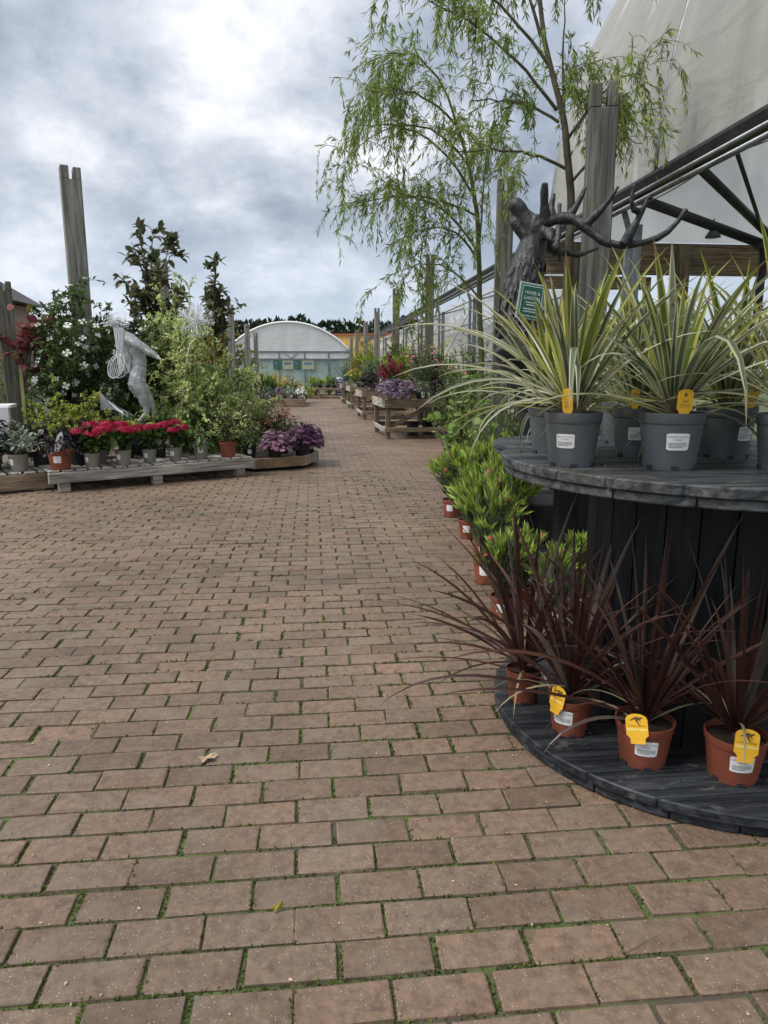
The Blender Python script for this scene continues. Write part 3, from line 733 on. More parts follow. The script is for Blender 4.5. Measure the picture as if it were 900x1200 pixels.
# ------------------------------------------------------------------ cordylines
def cordyline(name, label, group, loc, rz, rt, h, potmat, seed, kind, n=52, L=.5, w=.0205, extra=(), label_az=None, feet=True, tags=(), lines=None, scale=1., lw=.055):
    t = thing(name, label, 'potted plant', loc, rz, group, scale)
    p = add_pot(t, rt, h, potmat, feet)
    if label_az is not None:
        pot_label(p, rt, h, label_az, lw, h * .36, h * .36 + lw * .78, lines)
    r = rs(seed); mb = MB()
    if kind == 'red':
        sp = rosette(r, n, L, w, .15, 1.54, (.04, 1.3), FWD - rz)
    else:
        sp = rosette(r, int(n * 1.12), L, w, -.05, 1.50, (.12, 1.95), FWD - rz)
    bmx = 2 if kind != 'red' else None
    if kind == 'red': straps(mb, r, sp, h * .92)
    else:
        ni = int(len(sp) * .30)
        straps(mb, r, [(a, e, b_ * 1.3 + .06, l * r.uniform(.85, 1.12), w_ * 1.62) for a, e, b_, l, w_ in sp[:ni] if r.uniform() < .8], h * .92, 10, (3, 4), 5)
        straps(mb, r, sp[ni:], h * .92, 10, (0, 1), 2)
    if extra: straps(mb, r, extra, h * .92, base_mat=bmx)
    st = MB(); st.tube([(0, 0, h * .85), (.002, 0, h * .95), (0, .002, h * 1.15)], [.013, .015, .010], 8)
    if kind == 'red':
        mb.build('foliage', [M['cord_red'], M['cord_red']], t); st.build('stem', M['stem_red'], t)
        dl = MB(); straps(dl, r, [(r.uniform(0, 6.28), r.uniform(.2, .9), r.uniform(1.2, 2.), L * .45, w * .5) for _ in range(4)], h * .92, mats=(0, 0)); dl.build('dry_leaf', M['straw'], t)
    else:
        mb.build('foliage', [M['cord_green'], M['cord_cream'], M['straw'], M['cord_lime'], M['cord_yellow'], M['cord_base']], t); st.build('stem', M['cord_base'], t)
    for (az, kind_t, tilt, roll, w_, h_, dz) in tags:
        rr = rt * 1.065 if kind_t == 'roo' else rt * .9; dz = dz if kind_t == 'roo' else dz + .13
        plant_tag(t, (rr * math.cos(az) * (1.0 if kind_t != 'roo' else 1.01), rr * math.sin(az), h * dz), az + PI / 2, tilt, w_, h_, kind_t, roll)
    return t
ZT = .97
LN_T = [('CORDYLINE AUSTRALIS', .76, .115), ('Variegata', .60, .13)]
LN_R = [('CORDYLINE AUSTRALIS', .76, .115), ('Red Star', .60, .14)]
GT = 'variegated cordylines standing on the big cable drum'
FWD = -PI / 2
def tc(label, x, y, seed, rz=0, **kw):
    a = dict(rt=.088, h=.165, potmat=M['grey_pot'], kind='var', label_az=FWD - .35 - rz, lines=LN_T)
    a.update(kw); cordyline('potted_cordyline', label, GT, (x, y, ZT), rz, seed=seed, **a)
tc('cream striped cordyline in grey pot at the left front edge of the drum top', .80, 2.135, 11, L=.50, n=60, tags=[(FWD - .55, 'icon', .10, -.06, .030, .085, .80)], label_az=FWD - .62,
   extra=[(3.35, .55, 1.1, .62, .024), (3.0, .75, 1.2, .64, .026), (3.6, .35, 1.15, .6, .022), (-1.9, .75, 2.2, .50, .022), (2.75, 1.0, .8, .62, .026), (-1.95, .75, 2.4, .62, .024)])
tc('cream striped cordyline in grey pot at the middle front, leaves hanging over the edge', 1.075, 2.05, 12, L=.52, n=64, tags=[(FWD - .12, 'icon', .08, 0, .044, .075, .84)], rt=.096, h=.168, label_az=FWD - .22, lw=.064,
   extra=[(-1.80, .80, 2.55, .76, .026), (-1.18, .85, 2.65, .76, .026), (-2.6, .7, 1.6, .5, .02), (-.4, .6, 1.2, .55, .024), (1.5, 1.42, .1, .50, .034), (2.6, 1.25, .25, .5, .034)])
tc('cream striped cordyline in grey pot half hidden behind the leftmost drum pot', .85, 2.47, 13, L=.46, n=44, label_az=None)
tc('cream striped cordyline in grey pot between the two front pots, set further back', 1.115, 2.36, 14, L=.48, n=50, tags=[(FWD - .6, 'icon', .08, 0, .028, .07, .84)], label_az=FWD - .45)
tc('cream striped cordyline in wide grey pot right of the middle, tag leaning right', 1.40, 2.30, 15, L=.50, n=56, rt=.097, h=.17, tags=[(FWD + .25, 'icon', .10, .22, .042, .085, .82)], label_az=FWD + .30, lw=.06)
tc('cream striped cordyline in grey pot cut off by the right edge of the photo', 1.40, 1.98, 16, L=.53, n=56, tags=[(FWD - .5, 'icon', .06, 0, .04, .07, .84)], label_az=FWD - .55, rz=.5)
tc('cream striped cordyline in grey pot at the rear of the drum top', 1.25, 2.80, 17, L=.50, n=40, label_az=None)
tc('cream striped cordyline in grey pot at the far right rear of the drum', 1.62, 2.62, 18, L=.52, n=40, label_az=None)
GR = 'red cordylines standing on the bottom disc of the big drum'
ZB = .067
def rc(label, x, y, seed, rz=0, **kw):
    a = dict(rt=.089, h=.138, potmat=M['terracotta'], kind='red', n=38, L=.66, w=.020, lines=LN_R, lw=.066)
    a.update(kw); cordyline('potted_cordyline', label, GR, (x, y, ZB), rz, seed=seed, **a)
rc('red cordyline in plain terracotta pot without tag, leftmost on the drum base', .752, 2.375, 21, rt=.065, h=.122, extra=[(3.3, .45, .7, .42, .014), (3.0, .35, .5, .44, .014), (3.6, .25, .8, .42, .013), (2.6, .7, .9, .4, .016)])
rc('red cordyline whose yellow tag is seen edge on at the pot left side', .843, 2.135, 22, rt=.074, h=.128, n=46, L=.70, label_az=FWD - .75, tags=[(FWD - 1.05, 'roo', -.14, .1, .056, .088, .70)])
rc('red cordyline with yellow tag tilted left, second pot from the right on drum base', 1.005, 1.935, 23, label_az=FWD - .35, tags=[(FWD - .62, 'roo', -.22, -.20, .064, .084, .74)],
   extra=[(3.3, .55, 1.9, .42, .016), (3.5, .4, 1.6, .4, .016), (2.85, .8, .4, .5, .018)])
rc('red cordyline with upright yellow tag facing the viewer, rightmost on drum base', 1.235, 1.825, 24, label_az=FWD - .28, tags=[(FWD - .28, 'roo', -.16, .06, .066, .092, .72)], n=42)

# ------------------------------------------------------------------ right side: canopy tunnel, posts, stag
GX, GZ = 3.6, 3.22
def arch_pt(t, a=5.0, b=5.7): return (GX + a - a * math.cos(t), GZ + b * math.sin(t))
def build_canopy():
    t = thing('polytunnel_canopy', 'huge grey polythene tunnel roof at the right over steel columns and a long gutter', 'canopy', (GX, 11.1, 0))
    o = lambda p: (p[0] - GX, p[1] - 11.1, p[2])
    ts = np.linspace(0, PI, 41); mb = MB(); ys = np.linspace(-2.5, 11.1, 15); V = []
    for y in ys:
        for a in ts: x, z = arch_pt(a); V.append(o((x, y, z + .05)))
    k = len(ts); mb.add(V, [(i * k + j, i * k + j + 1, (i + 1) * k + j + 1, (i + 1) * k + j) for i in range(len(ys) - 1) for j in range(k - 1)])
    mb.build('roof_film', M['film_roof'], t, smooth=True)
    # end film (gable) above the header beam
    mb = MB(); V = []
    for a in ts: x, z = arch_pt(a); V += [o((x, 11.06, GZ - .02)), o((x, 11.06, z + .04))]
    mb.add(V, [(2 * i, 2 * i + 2, 2 * i + 3, 2 * i + 1) for i in range(k - 1)]); mb.build('end_film', M['film_cream'], t)
    # hoops
    for y in (11.0, 7.6, 4.2, .8):
        h = MB(); h.tube([o((arch_pt(a)[0], y, arch_pt(a)[1] - .02)) for a in ts], .03, 8); h.build('hoop', M['steel'], t, smooth=True)
    # gutter: folded trough plus two rails
    g = MB()
    y0, y1 = -2.5, 62
    prof = [(-.13, .08), (-.11, .06), (-.07, -.02), (.06, -.02), (.10, .06), (.12, .08), (.12, .07), (.07, -.04), (-.08, -.04), (-.13, .05)]
    V = [o((GX + x, y, GZ + z - .06)) for y in (y0, y1) for x, z in prof]; n = len(prof)
    g.add(V, [(i, (i + 1) % n, n + (i + 1) % n, n + i) for i in range(n)]); g.build('gutter', M['dark_steel'], t)
    for dz, dx, rr in ((-.17, -.05, .028), (-.14, -.16, .022)):
        g = MB(); g.tube([o((GX + dx, y0, GZ + dz)), o((GX + dx, y1, GZ + dz))], rr, 8); g.build('rail', M['steel'], t, smooth=True)
    # columns, with the bent arm that carries the gutter
    for i, y in enumerate([8.3] + [12.6 + 4.05 * k for k in range(13)]):
        c = MB(); c.beam(o((GX + .16, y, 0)), o((GX + .16, y, GZ - .32)), .08, .08); c.beam(o((GX + .05, y, 0)), o((GX + .05, y, GZ - .55)), .06, .06)
        c.tube([o((GX + .05, y, GZ - .6)), o((GX + .05, y, GZ - .36)), o((GX + .0, y + .0, GZ - .22)), o((GX - .02, y, GZ - .16))], .035, 8)
        c.build('column', M['steel'], t)
    # diagonal and cross tubes inside
    hub = (5.35, 8.35, 2.72)
    for a, b, rr in (((GX, 7.95, GZ - .12), hub, .055), ((GX, 6.75, GZ - .1), (5.3, 8.2, 2.8), .045), ((GX + .1, 6.3, GZ - .1), (5.34, 8.3, 2.75), .02),
                     (hub, (6.3, 7.6, 3.5), .05), (hub, (8.6, 8.7, 2.70), .06), (hub, (5.38, 8.4, 0), .05)):
        c = MB(); c.tube([o(a), o(b)], rr, 10); c.build('brace', M['dark_steel'], t, smooth=True)
    c = MB(); c.ball(o(hub), .11, 0, 10, 6, (1.3, 1, .7)); c.build('bracket', M['dark_steel'], t)
    # cable sagging under the gutter
    c = MB(); pts = [o((GX - .14, y, GZ - .2 - .07 * math.sin(PI * ((y - 4) / 2.1 % 1)))) for y in np.linspace(4, 10.5, 40)]; c.tube(pts, .006, 5); c.build('cable', M['dark_steel'], t)
    # timber header and posts of the open end
    for z0, z1, x0, x1, yy in ((GZ - .50, GZ - .03, GX - .15, 13.6, 11.1), (GZ - .72, GZ - .53, GX - .1, 5.3, 11.12)):
        b = MB(); b.box(x0 - GX, x1 - GX, yy - 11.1 - .03, yy - 11.1 + .03, z0, z1); b.build('header_board', M['brown_wood_x'], t, bevel=.005)
    for x in (GX + .45, 5.75, 8.2, 10.6):
        b = MB(); b.box(x - GX - .09, x - GX + .09, -.16, -.035, 0, GZ - .06); b.build('end_post', M['brown_wood_z'], t, bevel=.006)
    # back wall film with its rails, seen between the columns
    f = MB(); V = []
    for y in np.linspace(11.3, 60, 12): V += [o((4.4, y, .3)), o((4.4, y, 3.24))]
    f.add(V, [(2 * i, 2 * i + 2, 2 * i + 3, 2 * i + 1) for i in range(11)]); f.build('side_film', M['film_side'], t)
    for z in (.9, 1.7, 2.5, 3.1):
        c = MB(); c.tube([o((4.3, 11.3, z)), o((4.3, 60, z))], .018, 6); c.build('side_rail', M['steel'], t)
    for i, y in enumerate(np.arange(12.6, 42, 4.05)):
        c = MB(); c.tube([o((GX + .1, y, GZ - .4)), o((4.36, y, 3.0))], .025, 6); c.tube([o((GX + .1, y, 1.45)), o((GX + .12, y + 4.05, 1.45))], .03, 6); c.build('tie_bar', M['steel'], t)
        for (za, zb) in ((2.7, 1.4), (1.5, 2.6)):
            c = MB(); c.tube([o((GX + .1, y, za)), o((GX + .1, y + 4.05, zb))], .008, 5); c.build('bracing_wire', M['steel'], t)
build_canopy()
t = thing('floodlight', 'small grey floodlight hanging under the sloping tunnel brace', 'floodlight', (4.62, 8.2, 2.88), 0, None, .7)
mb = MB(); mb.lathe([(0, .0), (.04, 0), (.055, -.05), (.12, -.15), (.125, -.17), (0, -.165)], 16); mb.build('housing', M['grey_pot'], t, smooth=True)
mb = MB(); mb.tube([(0, 0, 0), (0, 0, .12)], .012, 6); mb.build('hanger', M['dark_steel'], t)

def fork_post(label, x, y, w, d, h, rz=0, mat='post', lean=0, group=None, notch=.15):
    t = MB(); m = Matrix.Rotation(lean, 4, 'Y')
    r = rs(int(abs(x * 100 + y * 10)))
    t.box(-w / 2, w / 2, -d / 2, d / 2, 0, h - notch, 0, m)
    t.box(-w / 2, -w * .09, -d / 2, d / 2, h - notch, h + r.uniform(-.02, .02), 0, m); t.box(w * .12, w / 2, -d / 2, d / 2, h - notch, h + r.uniform(-.03, .02), 0, m)
    o = t.build('timber_post', M[mat], None, bevel=.008, loc=(x, y, 0), rz=rz)
    tag(o, label, 'post', group); return o
GP = 'notched timber posts along the right of the path'
ords = ['sixth', 'seventh']
fork_post('broad grey notched post standing behind the stag antlers', 2.50, 6.35, .235, .16, 3.63, R(-14), 'post_shaded', 0, GP, .2)
fork_post('greenish notched post just left of the stag head', 2.47, 9.35, .21, .15, 3.62, R(-10), 'post_green', 0, GP)
fork_post('notched post rising behind the plants of the nearest bench', 2.45, 15.1, .18, .15, 3.6, R(-6), 'post_green', 0, GP)
fork_post('notched post behind the second bench, left of the red rose', 2.45, 21.1, .19, .15, 3.58, 0, 'post_green', 0, GP)
fork_post('notched post behind the third bench of the row, free of leaves', 2.45, 27.3, .2, .15, 3.56, 0, 'post', 0, GP)
fork_post('shorter notched post right of the yellow building, third from the tunnel', 2.45, 33., .2, .15, 3.45, 0, 'post', 0, GP)
fork_post('far notched post in front of the yellow boarded wall', 2.45, 39.6, .2, .15, 3.42, 0, 'post', 0, GP)
fork_post('farthest right hand post beside the eave of the white tunnel', 2.45, 45.2, .22, .15, 3.3, 0, 'post', 0, GP)
GPL = 'notched timber posts along the left beds'
fork_post('tall thick grey post rising above the white flowered clematis', -3.10, 10.3, .25, .21, 3.86, R(22), 'post', 0, GPL, .16)
fork_post('grey post half hidden behind the tall dark magnolia', -3.0, 15.5, .22, .18, 3.5, R(10), 'post', 0, GPL)
fork_post('grey post standing right of the shorter magnolia', -2.75, 25.5, .22, .18, 3.45, 0, 'post', 0, GPL)
fork_post('thin far post left of the white tunnel gable, nearer of two', -2.6, 30., .2, .15, 3.1, 0, 'post', 0, GPL)
fork_post('thin far post touching the left end of the white tunnel', -2.6, 34.5, .2, .15, 3.0, 0, 'post', 0, GPL)

def build_stag():
    k = 5.2 / 4.6
    t = thing('stag_statue', 'dark bronze stag statue with head thrown up and wide branching antlers', 'statue', (1.6, 5.25, 0))
    def T(x, z, y=0): return ((x - 1.6 + .18) * k, y, 1.26 + (z - 1.26) * k)
    b = MB()
    def limb(pts, rad, n=12): b.tube([T(*p) for p in pts], [r_ * k for r_ in rad], n)
    limb([(2.30, 1.22), (2.05, 1.24), (1.75, 1.25), (1.52, 1.28), (1.40, 1.33)], [.16, .22, .23, .23, .17], 16)
    limb([(1.50, 1.22), (1.42, 1.42), (1.375, 1.60), (1.365, 1.78), (1.385, 1.93), (1.42, 2.04), (1.44, 2.12)], [.20, .20, .165, .132, .104, .088, .08], 16)
    limb([(1.46, 2.10), (1.42, 2.15), (1.375, 2.185), (1.34, 2.23), (1.315, 2.268), (1.305, 2.285)], [.088, .09, .066, .05, .052, .036], 12)
    limb([(1.41, 2.08), (1.35, 2.12), (1.30, 2.165), (1.285, 2.18)], [.055, .042, .032, .022], 10)      # lower jaw, mouth open
    b.ball(T(1.303, 2.278), .05 * k, 0, 12, 8); b.ball(T(1.425, 2.115), .098 * k, 0, 12, 8, (1, .8, 1)); b.ball(T(1.29, 2.175), .03 * k, 0, 8, 6)
    for s_ in (-1, 1):
        b.ball(T(1.40, 2.165, s_ * .062), .022 * k, 0, 10, 6); b.ball(T(1.425, 2.19, s_ * .05), .034 * k, 0, 10, 6)
        b.tube([T(1.465, 2.13, s_ * .06), T(1.49, 2.09, s_ * .13), T(1.48, 2.04, s_ * .20)], [.024 * k, .046 * k, .008], 8)
        b.ball(T(1.318, 2.25, s_ * .022), .017, 0, 8, 6)
    limb([(1.46, 1.28, -.12), (1.33, 1.36, -.15), (1.19, 1.405, -.16), (1.20, 1.38, -.16)], [.13, .085, .058, .05], 10)
    limb([(1.19, 1.40, -.16), (1.26, 1.24, -.16), (1.34, 1.08, -.16)], [.052, .036, .033], 10)
    limb([(1.34, 1.09, -.16), (1.40, 1.02, -.16), (1.46, .95, -.16)], [.036, .048, .036], 8)
    limb([(1.50, 1.2, .13), (1.47, 1.0, .14), (1.47, .75, .14), (1.47, .48, .14), (1.45, .44, .14)], [.13, .07, .045, .04, .055], 10)
    for s_ in (-1, 1):
        limb([(2.28, 1.24, s_ * .12), (2.32, 1.05, s_ * .13), (2.38, .85, s_ * .13), (2.34, .62, s_ * .13), (2.31, .46, s_ * .13)], [.17, .12, .06, .045, .055], 10)
    limb([(2.42, 1.32), (2.50, 1.26), (2.52, 1.15)], [.05, .045, .02], 8)
    remeshed(b, 'body', M['stag'], t, .011, 2)
    # shaggy mane: overlapping pointed locks down the neck
    r = rs(5); n = 520; ln = MB(); ax = np.array([(1.50, 1.22, .20), (1.42, 1.42, .20), (1.375, 1.60, .165), (1.365, 1.78, .13), (1.385, 1.93, .100), (1.42, 2.04, .084)])
    u = r.uniform(0, .90, n) * (len(ax) - 1); i = u.astype(int); f = (u - i)[:, None]; c = ax[i] * (1 - f) + ax[i + 1] * f; a = r.uniform(0, 2 * PI, n)
    out = np.stack([np.cos(a), np.sin(a), np.zeros(n)], 1); P = np.array([T(x, z) for x, z, _ in c]) + out * (c[:, 2:3] * k * .97)
    ln.leaves('ovate', P, np.array([0, 0, -1.]) + out * .30 + rand_dir(r, n) * .22, out, r.uniform(.07, .13, n), r.uniform(.028, .05, n))
    ln.build('mane', M['stag'], t)
    # antlers: main beams with tines, 5.76 mm per step measured from the burr
    def AP(pts, ys): return [((1.48 - 1.6 + .18) * k + (px - 640) * .00576, y, 1.26 + (2.16 - 1.26) * k + (263 - py) * .00576) for (px, py), y in zip(pts, ys)]
    def antler(name, strands):
        a = MB()
        for pts, ys, r0, r1 in strands:
            P = AP(pts, np.linspace(ys[0], ys[1], len(pts))); Q = []
            for q in range(len(P) - 1):
                for s_ in (0, .5): Q.append(np.array(P[q]) * (1 - s_) + np.array(P[q + 1]) * s_)
            Q.append(np.array(P[-1])); Q = np.array(Q)
            for _ in range(2): Q[1:-1] = (Q[:-2] + 2 * Q[1:-1] + Q[2:]) / 4
            a.tube(Q, np.linspace(r0, r1, len(Q)) * 1.27 * (1 + .14 * np.sin(np.arange(len(Q)) * 2.1 + r0 * 200)), 10)
        remeshed(a, name, M['stag'], t, .0085, 3)
    antler('antler', [([(636, 262), (651, 257), (667, 257), (677, 264), (693, 280), (709, 292), (725, 293), (747, 291), (773, 283), (788, 255)], (-.05, -.42), .036, .014),
                      ([(683, 266), (699, 251), (706, 240), (713, 227)], (-.2, -.3), .026, .009), ([(722, 293), (735, 266), (744, 240)], (-.32, -.4), .03, .009),
                      ([(737, 256), (727, 258), (721, 250), (723, 229)], (-.36, -.42), .02, .009), ([(641, 262), (634, 240), (632, 219)], (-.06, -.15), .036, .017)])
    antler('antler', [([(638, 261), (652, 268), (654, 283), (664, 289), (673, 280), (676, 253), (678, 224)], (.05, .30), .036, .012),
                      ([(668, 287), (690, 283), (709, 290), (731, 279), (747, 274)], (.25, .5), .024, .010), ([(651, 257), (649, 240), (654, 224)], (.0, .02), .034, .010),
                      ([(664, 258), (676, 248), (686, 220)], (-.05, -.1), .034, .010), ([(673, 281), (676, 292), (675, 300)], (.2, .2), .02, .007)])
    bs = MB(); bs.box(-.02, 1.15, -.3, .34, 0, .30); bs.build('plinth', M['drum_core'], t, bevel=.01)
build_stag()
# green sign hung on the stag
t = thing('hanging_sign', 'small green sign with white lettering hanging on the stag chest', 'sign', (1.49, 4.88, 1.72), R(6))
mb = MB(); w, h = .165, .215
mb.box(-w / 2 - .012, w / 2 + .012, .0, .012, -h / 2 - .012, h / 2 + .012); o = mb.build('frame', M['sign_frame'], t, bevel=.003)
mb = MB(); mb.box(-w / 2, w / 2, -.004, 0.003, -h / 2, h / 2, 0)
bw = .004
for x0, x1, z0, z1 in ((-w / 2 + .006, w / 2 - .006, h / 2 - .012, h / 2 - .008), (-w / 2 + .006, w / 2 - .006, -h / 2 + .008, -h / 2 + .012), (-w / 2 + .006, -w / 2 + .010, -h / 2 + .012, h / 2 - .012), (w / 2 - .010, w / 2 - .006, -h / 2 + .012, h / 2 - .012)):
    mb.add([(x0, -.0052, z0), (x1, -.0052, z0), (x1, -.0052, z1), (x0, -.0052, z1)], [(0, 1, 2, 3)], 1)
for s_, z, sz in (('HOME &', .045, .030), ('GARDEN', .010, .030)):
    v, f = text_mesh(s_, sz); mb.add([(x, -.0052, z + y) for x, y, _ in v], f, 1)
for z, a, b in ((-.012, -.04, .04), (-.028, -.03, .03), (-.055, -.05, .05), (-.072, -.045, .035)):
    u = a
    while u < b: l = .006 + .006 * ((u * 977) % 1); mb.add([(u, -.0052, z), (u + l, -.0052, z), (u + l, -.0052, z + .007), (u, -.0052, z + .007)], [(0, 1, 2, 3)], 1); u += l + .003
mb.build('panel', [M['sign_green'], M['label_white']], t)
t.rotation_euler.y = R(8)

# ------------------------------------------------------------------ willows
def bez(p0, p1, p2, m):
    t = np.linspace(0, 1, m)[:, None]; return (1 - t) ** 2 * np.array(p0, float) + 2 * t * (1 - t) * np.array(p1, float) + t ** 2 * np.array(p2, float)
def willow(label, loc, trunk, limbs, seed, tw, hang, leafn, mat='bark_green', rt=.042, Lf=.075):
    t = thing('willow_tree', label, 'tree', loc); r = rs(seed); o = np.array(loc)
    mb = MB(); tp = np.array(trunk, float) - o
    P = np.concatenate([bez(tp[i], (tp[i] + tp[i + 1]) / 2 + r.normal(0, .015, 3), tp[i + 1], 6)[:-1] for i in range(len(tp) - 1)] + [tp[-1:]])
    mb.tube(P, np.linspace(rt, rt * .35, len(P)), 9); mb.build('trunk', M[mat], t, smooth=True)
    lm = MB(); L = []
    for a, b, c in limbs:
        q = bez(np.array(a) - o, np.array(b) - o, np.array(c) - o, 12); q += r.normal(0, .012, q.shape) * np.linspace(0, 1, 12)[:, None]; lm.tube(q, np.linspace(rt * .32, .005, 12), 6, cap=False); L.append(q)
    L = np.array(L)
    s1 = side_twigs(r, L, tw, .55, .35, .30, .25, 8); s2 = side_twigs(r, s1, 2, .30, .0, .55, .3, 6)
    # hanging whips
    idx = r.randint(0, len(s1), hang); p, tg = sample(s1, idx, r.uniform(.4, 1, hang)); hl = r.uniform(.15, .5, hang); s_ = np.linspace(0, 1, 7)
    dr = rand_dir(r, hang); dr[:, 2] = 0
    s3 = p[:, None] + (tg * .28 + dr * .16)[:, None] * np.sqrt(s_)[None, :, None] * hl[:, None, None]; s3[:, :, 2] -= hl[:, None] * s_[None] ** 1.4
    for st, rr in ((s1, .0034), (s2, .002), (s3, .0015)):
        for q in st: lm.tube(q, np.linspace(rr, rr * .5, len(q)), 3, cap=False)
    lm.build('branches', M[mat], t)
    lf = MB()
    for st, n in ((s1, int(leafn * .2)), (s2, int(leafn * .35)), (s3, int(leafn * .45))):
        leaf_on(lf, r, st, n, 'thin', Lf, Lf * .15, 0, .12, .7, .6, -.25, .4, .35)
    lf.build('crown', M['leaf_willow_'] if 'leaf_willow_' in M else M['willow'], t)
    return t
willow('slender willow with arching left leaning crown, left of the stag', (1.92, 8.0, 0),
       [(1.92, 8.0, 0), (1.90, 8, .92), (1.90, 8, 1.4), (1.85, 8, 2.3), (1.80, 7.95, 2.9), (1.70, 7.95, 3.4), (1.55, 7.9, 3.75)],
       [((1.84, 8, 2.5), (1.3, 7.9, 3.3), (.62, 7.7, 2.9)), ((1.76, 8, 3.1), (1.25, 7.9, 3.9), (.55, 7.9, 3.7)), ((1.70, 8, 3.4), (1.2, 8.2, 4.2), (.45, 8.3, 3.55)),
        ((1.80, 8, 2.9), (1.2, 8.3, 3.3), (.5, 8.4, 3.05)), ((1.55, 7.9, 3.75), (1.3, 7.8, 4.5), (.8, 7.8, 4.35)), ((1.84, 8, 2.6), (1.95, 8.3, 3.4), (2.0, 8.4, 3.9)),
        ((1.88, 8, 2.0), (1.5, 8.2, 2.6), (1.05, 8.2, 2.35)), ((1.6, 7.9, 3.7), (1.1, 7.6, 4.1), (.62, 7.5, 3.9)), ((1.84, 8, 2.4), (1.5, 7.7, 2.9), (1.1, 7.6, 2.6))],
       31, 18, 230, 12500, Lf=.075)
willow('dark stemmed willow rising high behind the stag antlers', (2.42, 6.9, 0),
       [(2.42, 6.9, 0), (2.46, 6.9, 1.5), (2.46, 6.9, 2.5), (2.45, 6.9, 2.9), (2.36, 6.85, 3.35), (2.27, 6.85, 3.7), (2.12, 6.85, 4.15), (2.02, 6.85, 4.75)],
       [((2.40, 6.9, 3.1), (1.9, 6.8, 3.3), (1.35, 6.7, 3.15)), ((2.28, 6.9, 3.6), (1.7, 6.8, 4.2), (1.05, 6.7, 4.35)), ((2.2, 6.9, 3.95), (1.7, 6.9, 4.6), (1.0, 6.9, 4.75)),
        ((2.36, 6.9, 3.3), (2.7, 6.8, 3.9), (2.95, 6.7, 3.85)), ((2.1, 6.9, 4.2), (1.9, 6.9, 4.8), (1.6, 6.9, 5.2)), ((2.38, 6.9, 3.2), (2.35, 7.0, 3.9), (2.38, 7.1, 4.7)),
        ((2.3, 6.9, 3.5), (2.0, 7.1, 3.8), (1.55, 7.2, 3.75)), ((2.05, 6.85, 4.6), (2.1, 6.8, 5.0), (2.2, 6.8, 5.3)), ((2.42, 6.9, 2.95), (2.7, 6.8, 3.3), (2.9, 6.8, 3.6))],
       32, 15, 160, 9800, 'bark', .05, .08)

# ------------------------------------------------------------------ generic potted plants: one generator per kind, foliage sits on z0
def fol_hydrangea(t, r, z0, s=1.):
    st = dome_stems(r, 16, .30 * s, .17 * s, .03, .75, 0, 6, .45); st[:, :, 2] += z0
    m = MB(); leaf_on(m, r, st, 105, 'ovate', .10 * s, .066 * s, 0, .25, .3, 1., .25, 1.4); stem_tubes(m, st, .004, n=3); m.build('foliage', M['hydrangea'], t)
    for k in range(r.randint(5, 8)):
        a = k * 2.4 + r.uniform(0, .5); q = (0 if k == 0 else .10 * s * r.uniform(.75, 1.35)); c = np.array([q * math.cos(a), q * math.sin(a), z0 + .30 * s + r.uniform(-.05, .02) - q * .3])
        n = 46; d = rand_dir(r, n); d[:, 2] = np.abs(d[:, 2]) * .9 - .15; d = nrm(d); rad = .062 * s * r.uniform(.8, 1.2)
        hd = MB(); P = c + d * rad * np.array([1.3, 1.3, .6]); tang = nrm(np.cross(d, rand_dir(r, n)))
        hd.leaves('flower4', P, tang, d + rand_dir(r, n) * .2, .048 * s, .048 * s)
        hd.build('flower_head', M['flower_yellow'] if k == 3 else M['crimson'], t)
def fol_mound(t, r, z0, mat, H=.22, Rd=.2, n=90, tpl='lobed', L=.08, W=None, name='foliage'):
    W = L if W is None else W
    a = r.uniform(0, 2 * PI, n); u = r.uniform(.02, 1, n) ** .6; ph = u * 1.62
    d = np.stack([np.sin(ph) * np.cos(a), np.sin(ph) * np.sin(a), np.cos(ph)], 1); q = r.uniform(.72, 1.05, n)[:, None]
    P = d * q * np.array([Rd, Rd, H]) + np.array([0, 0, z0]); o = np.stack([np.cos(a), np.sin(a), -.25 - .5 * u], 1) + rand_dir(r, n) * .4
    m = MB(); sz = r.uniform(.65, 1.25, n); m.leaves(tpl, P - nrm(o) * L * .4, o, d * .8 + rand_dir(r, n) * .45 + np.array([0, 0, .45]), L * sz, W * sz, 0, r.uniform(.3, 2, n))
    for i in range(0, n, 3): m.tube([(0, 0, z0 - .02), P[i] * .6 + np.array([0, 0, z0 * .4 + .03]), P[i]], [.002, .002, .0012], 3, cap=False)
    return m.build(name, mat, t)
def fol_bush(t, r, z0, mat, H=.4, Rd=.2, n=20, leaves=220, tpl='ovate', L=.05, W=.025, zlo=.55, flat=.5, stem='stem_green', along=.6, up=.3, twig=2, nup=1., name='foliage', t0=.25):
    st = dome_stems(r, n, H, Rd, .03, zlo, 0, 6, flat); st[:, :, 2] += z0
    m = MB(); stem_tubes(m, st, .0045, .0015, 3, 1)
    if twig:
        tw = side_twigs(r, st, twig, Rd * .5, .5, .1, .35, 4); stem_tubes(m, tw, .002, .001, 3, 1)
        leaf_on(m, r, tw, leaves // 2, tpl, L, W, 0, .2, along, .8, up, nup); leaves -= leaves // 2
    leaf_on(m, r, st, leaves, tpl, L, W, 0, t0, along, .8, up, nup)
    return m.build(name, [M[mat] if isinstance(mat, str) else mat, M[stem]], t)
def fol_flowers(t, r, z0, mat, H, Rd, n, size, name='flower', tpl='flower5', flat=.5):
    st = dome_stems(r, n, H, Rd, .03, .8, 0, 4, flat); st[:, :, 2] += z0; P = st[:, -1]
    m = MB(); d = nrm(P - np.array([0, 0, z0 - H * .2]) + 1e-6)
    m.leaves(tpl, P, nrm(np.cross(d, rand_dir(r, n))), d + rand_dir(r, n) * .4, size, size); return m.build(name, mat, t)
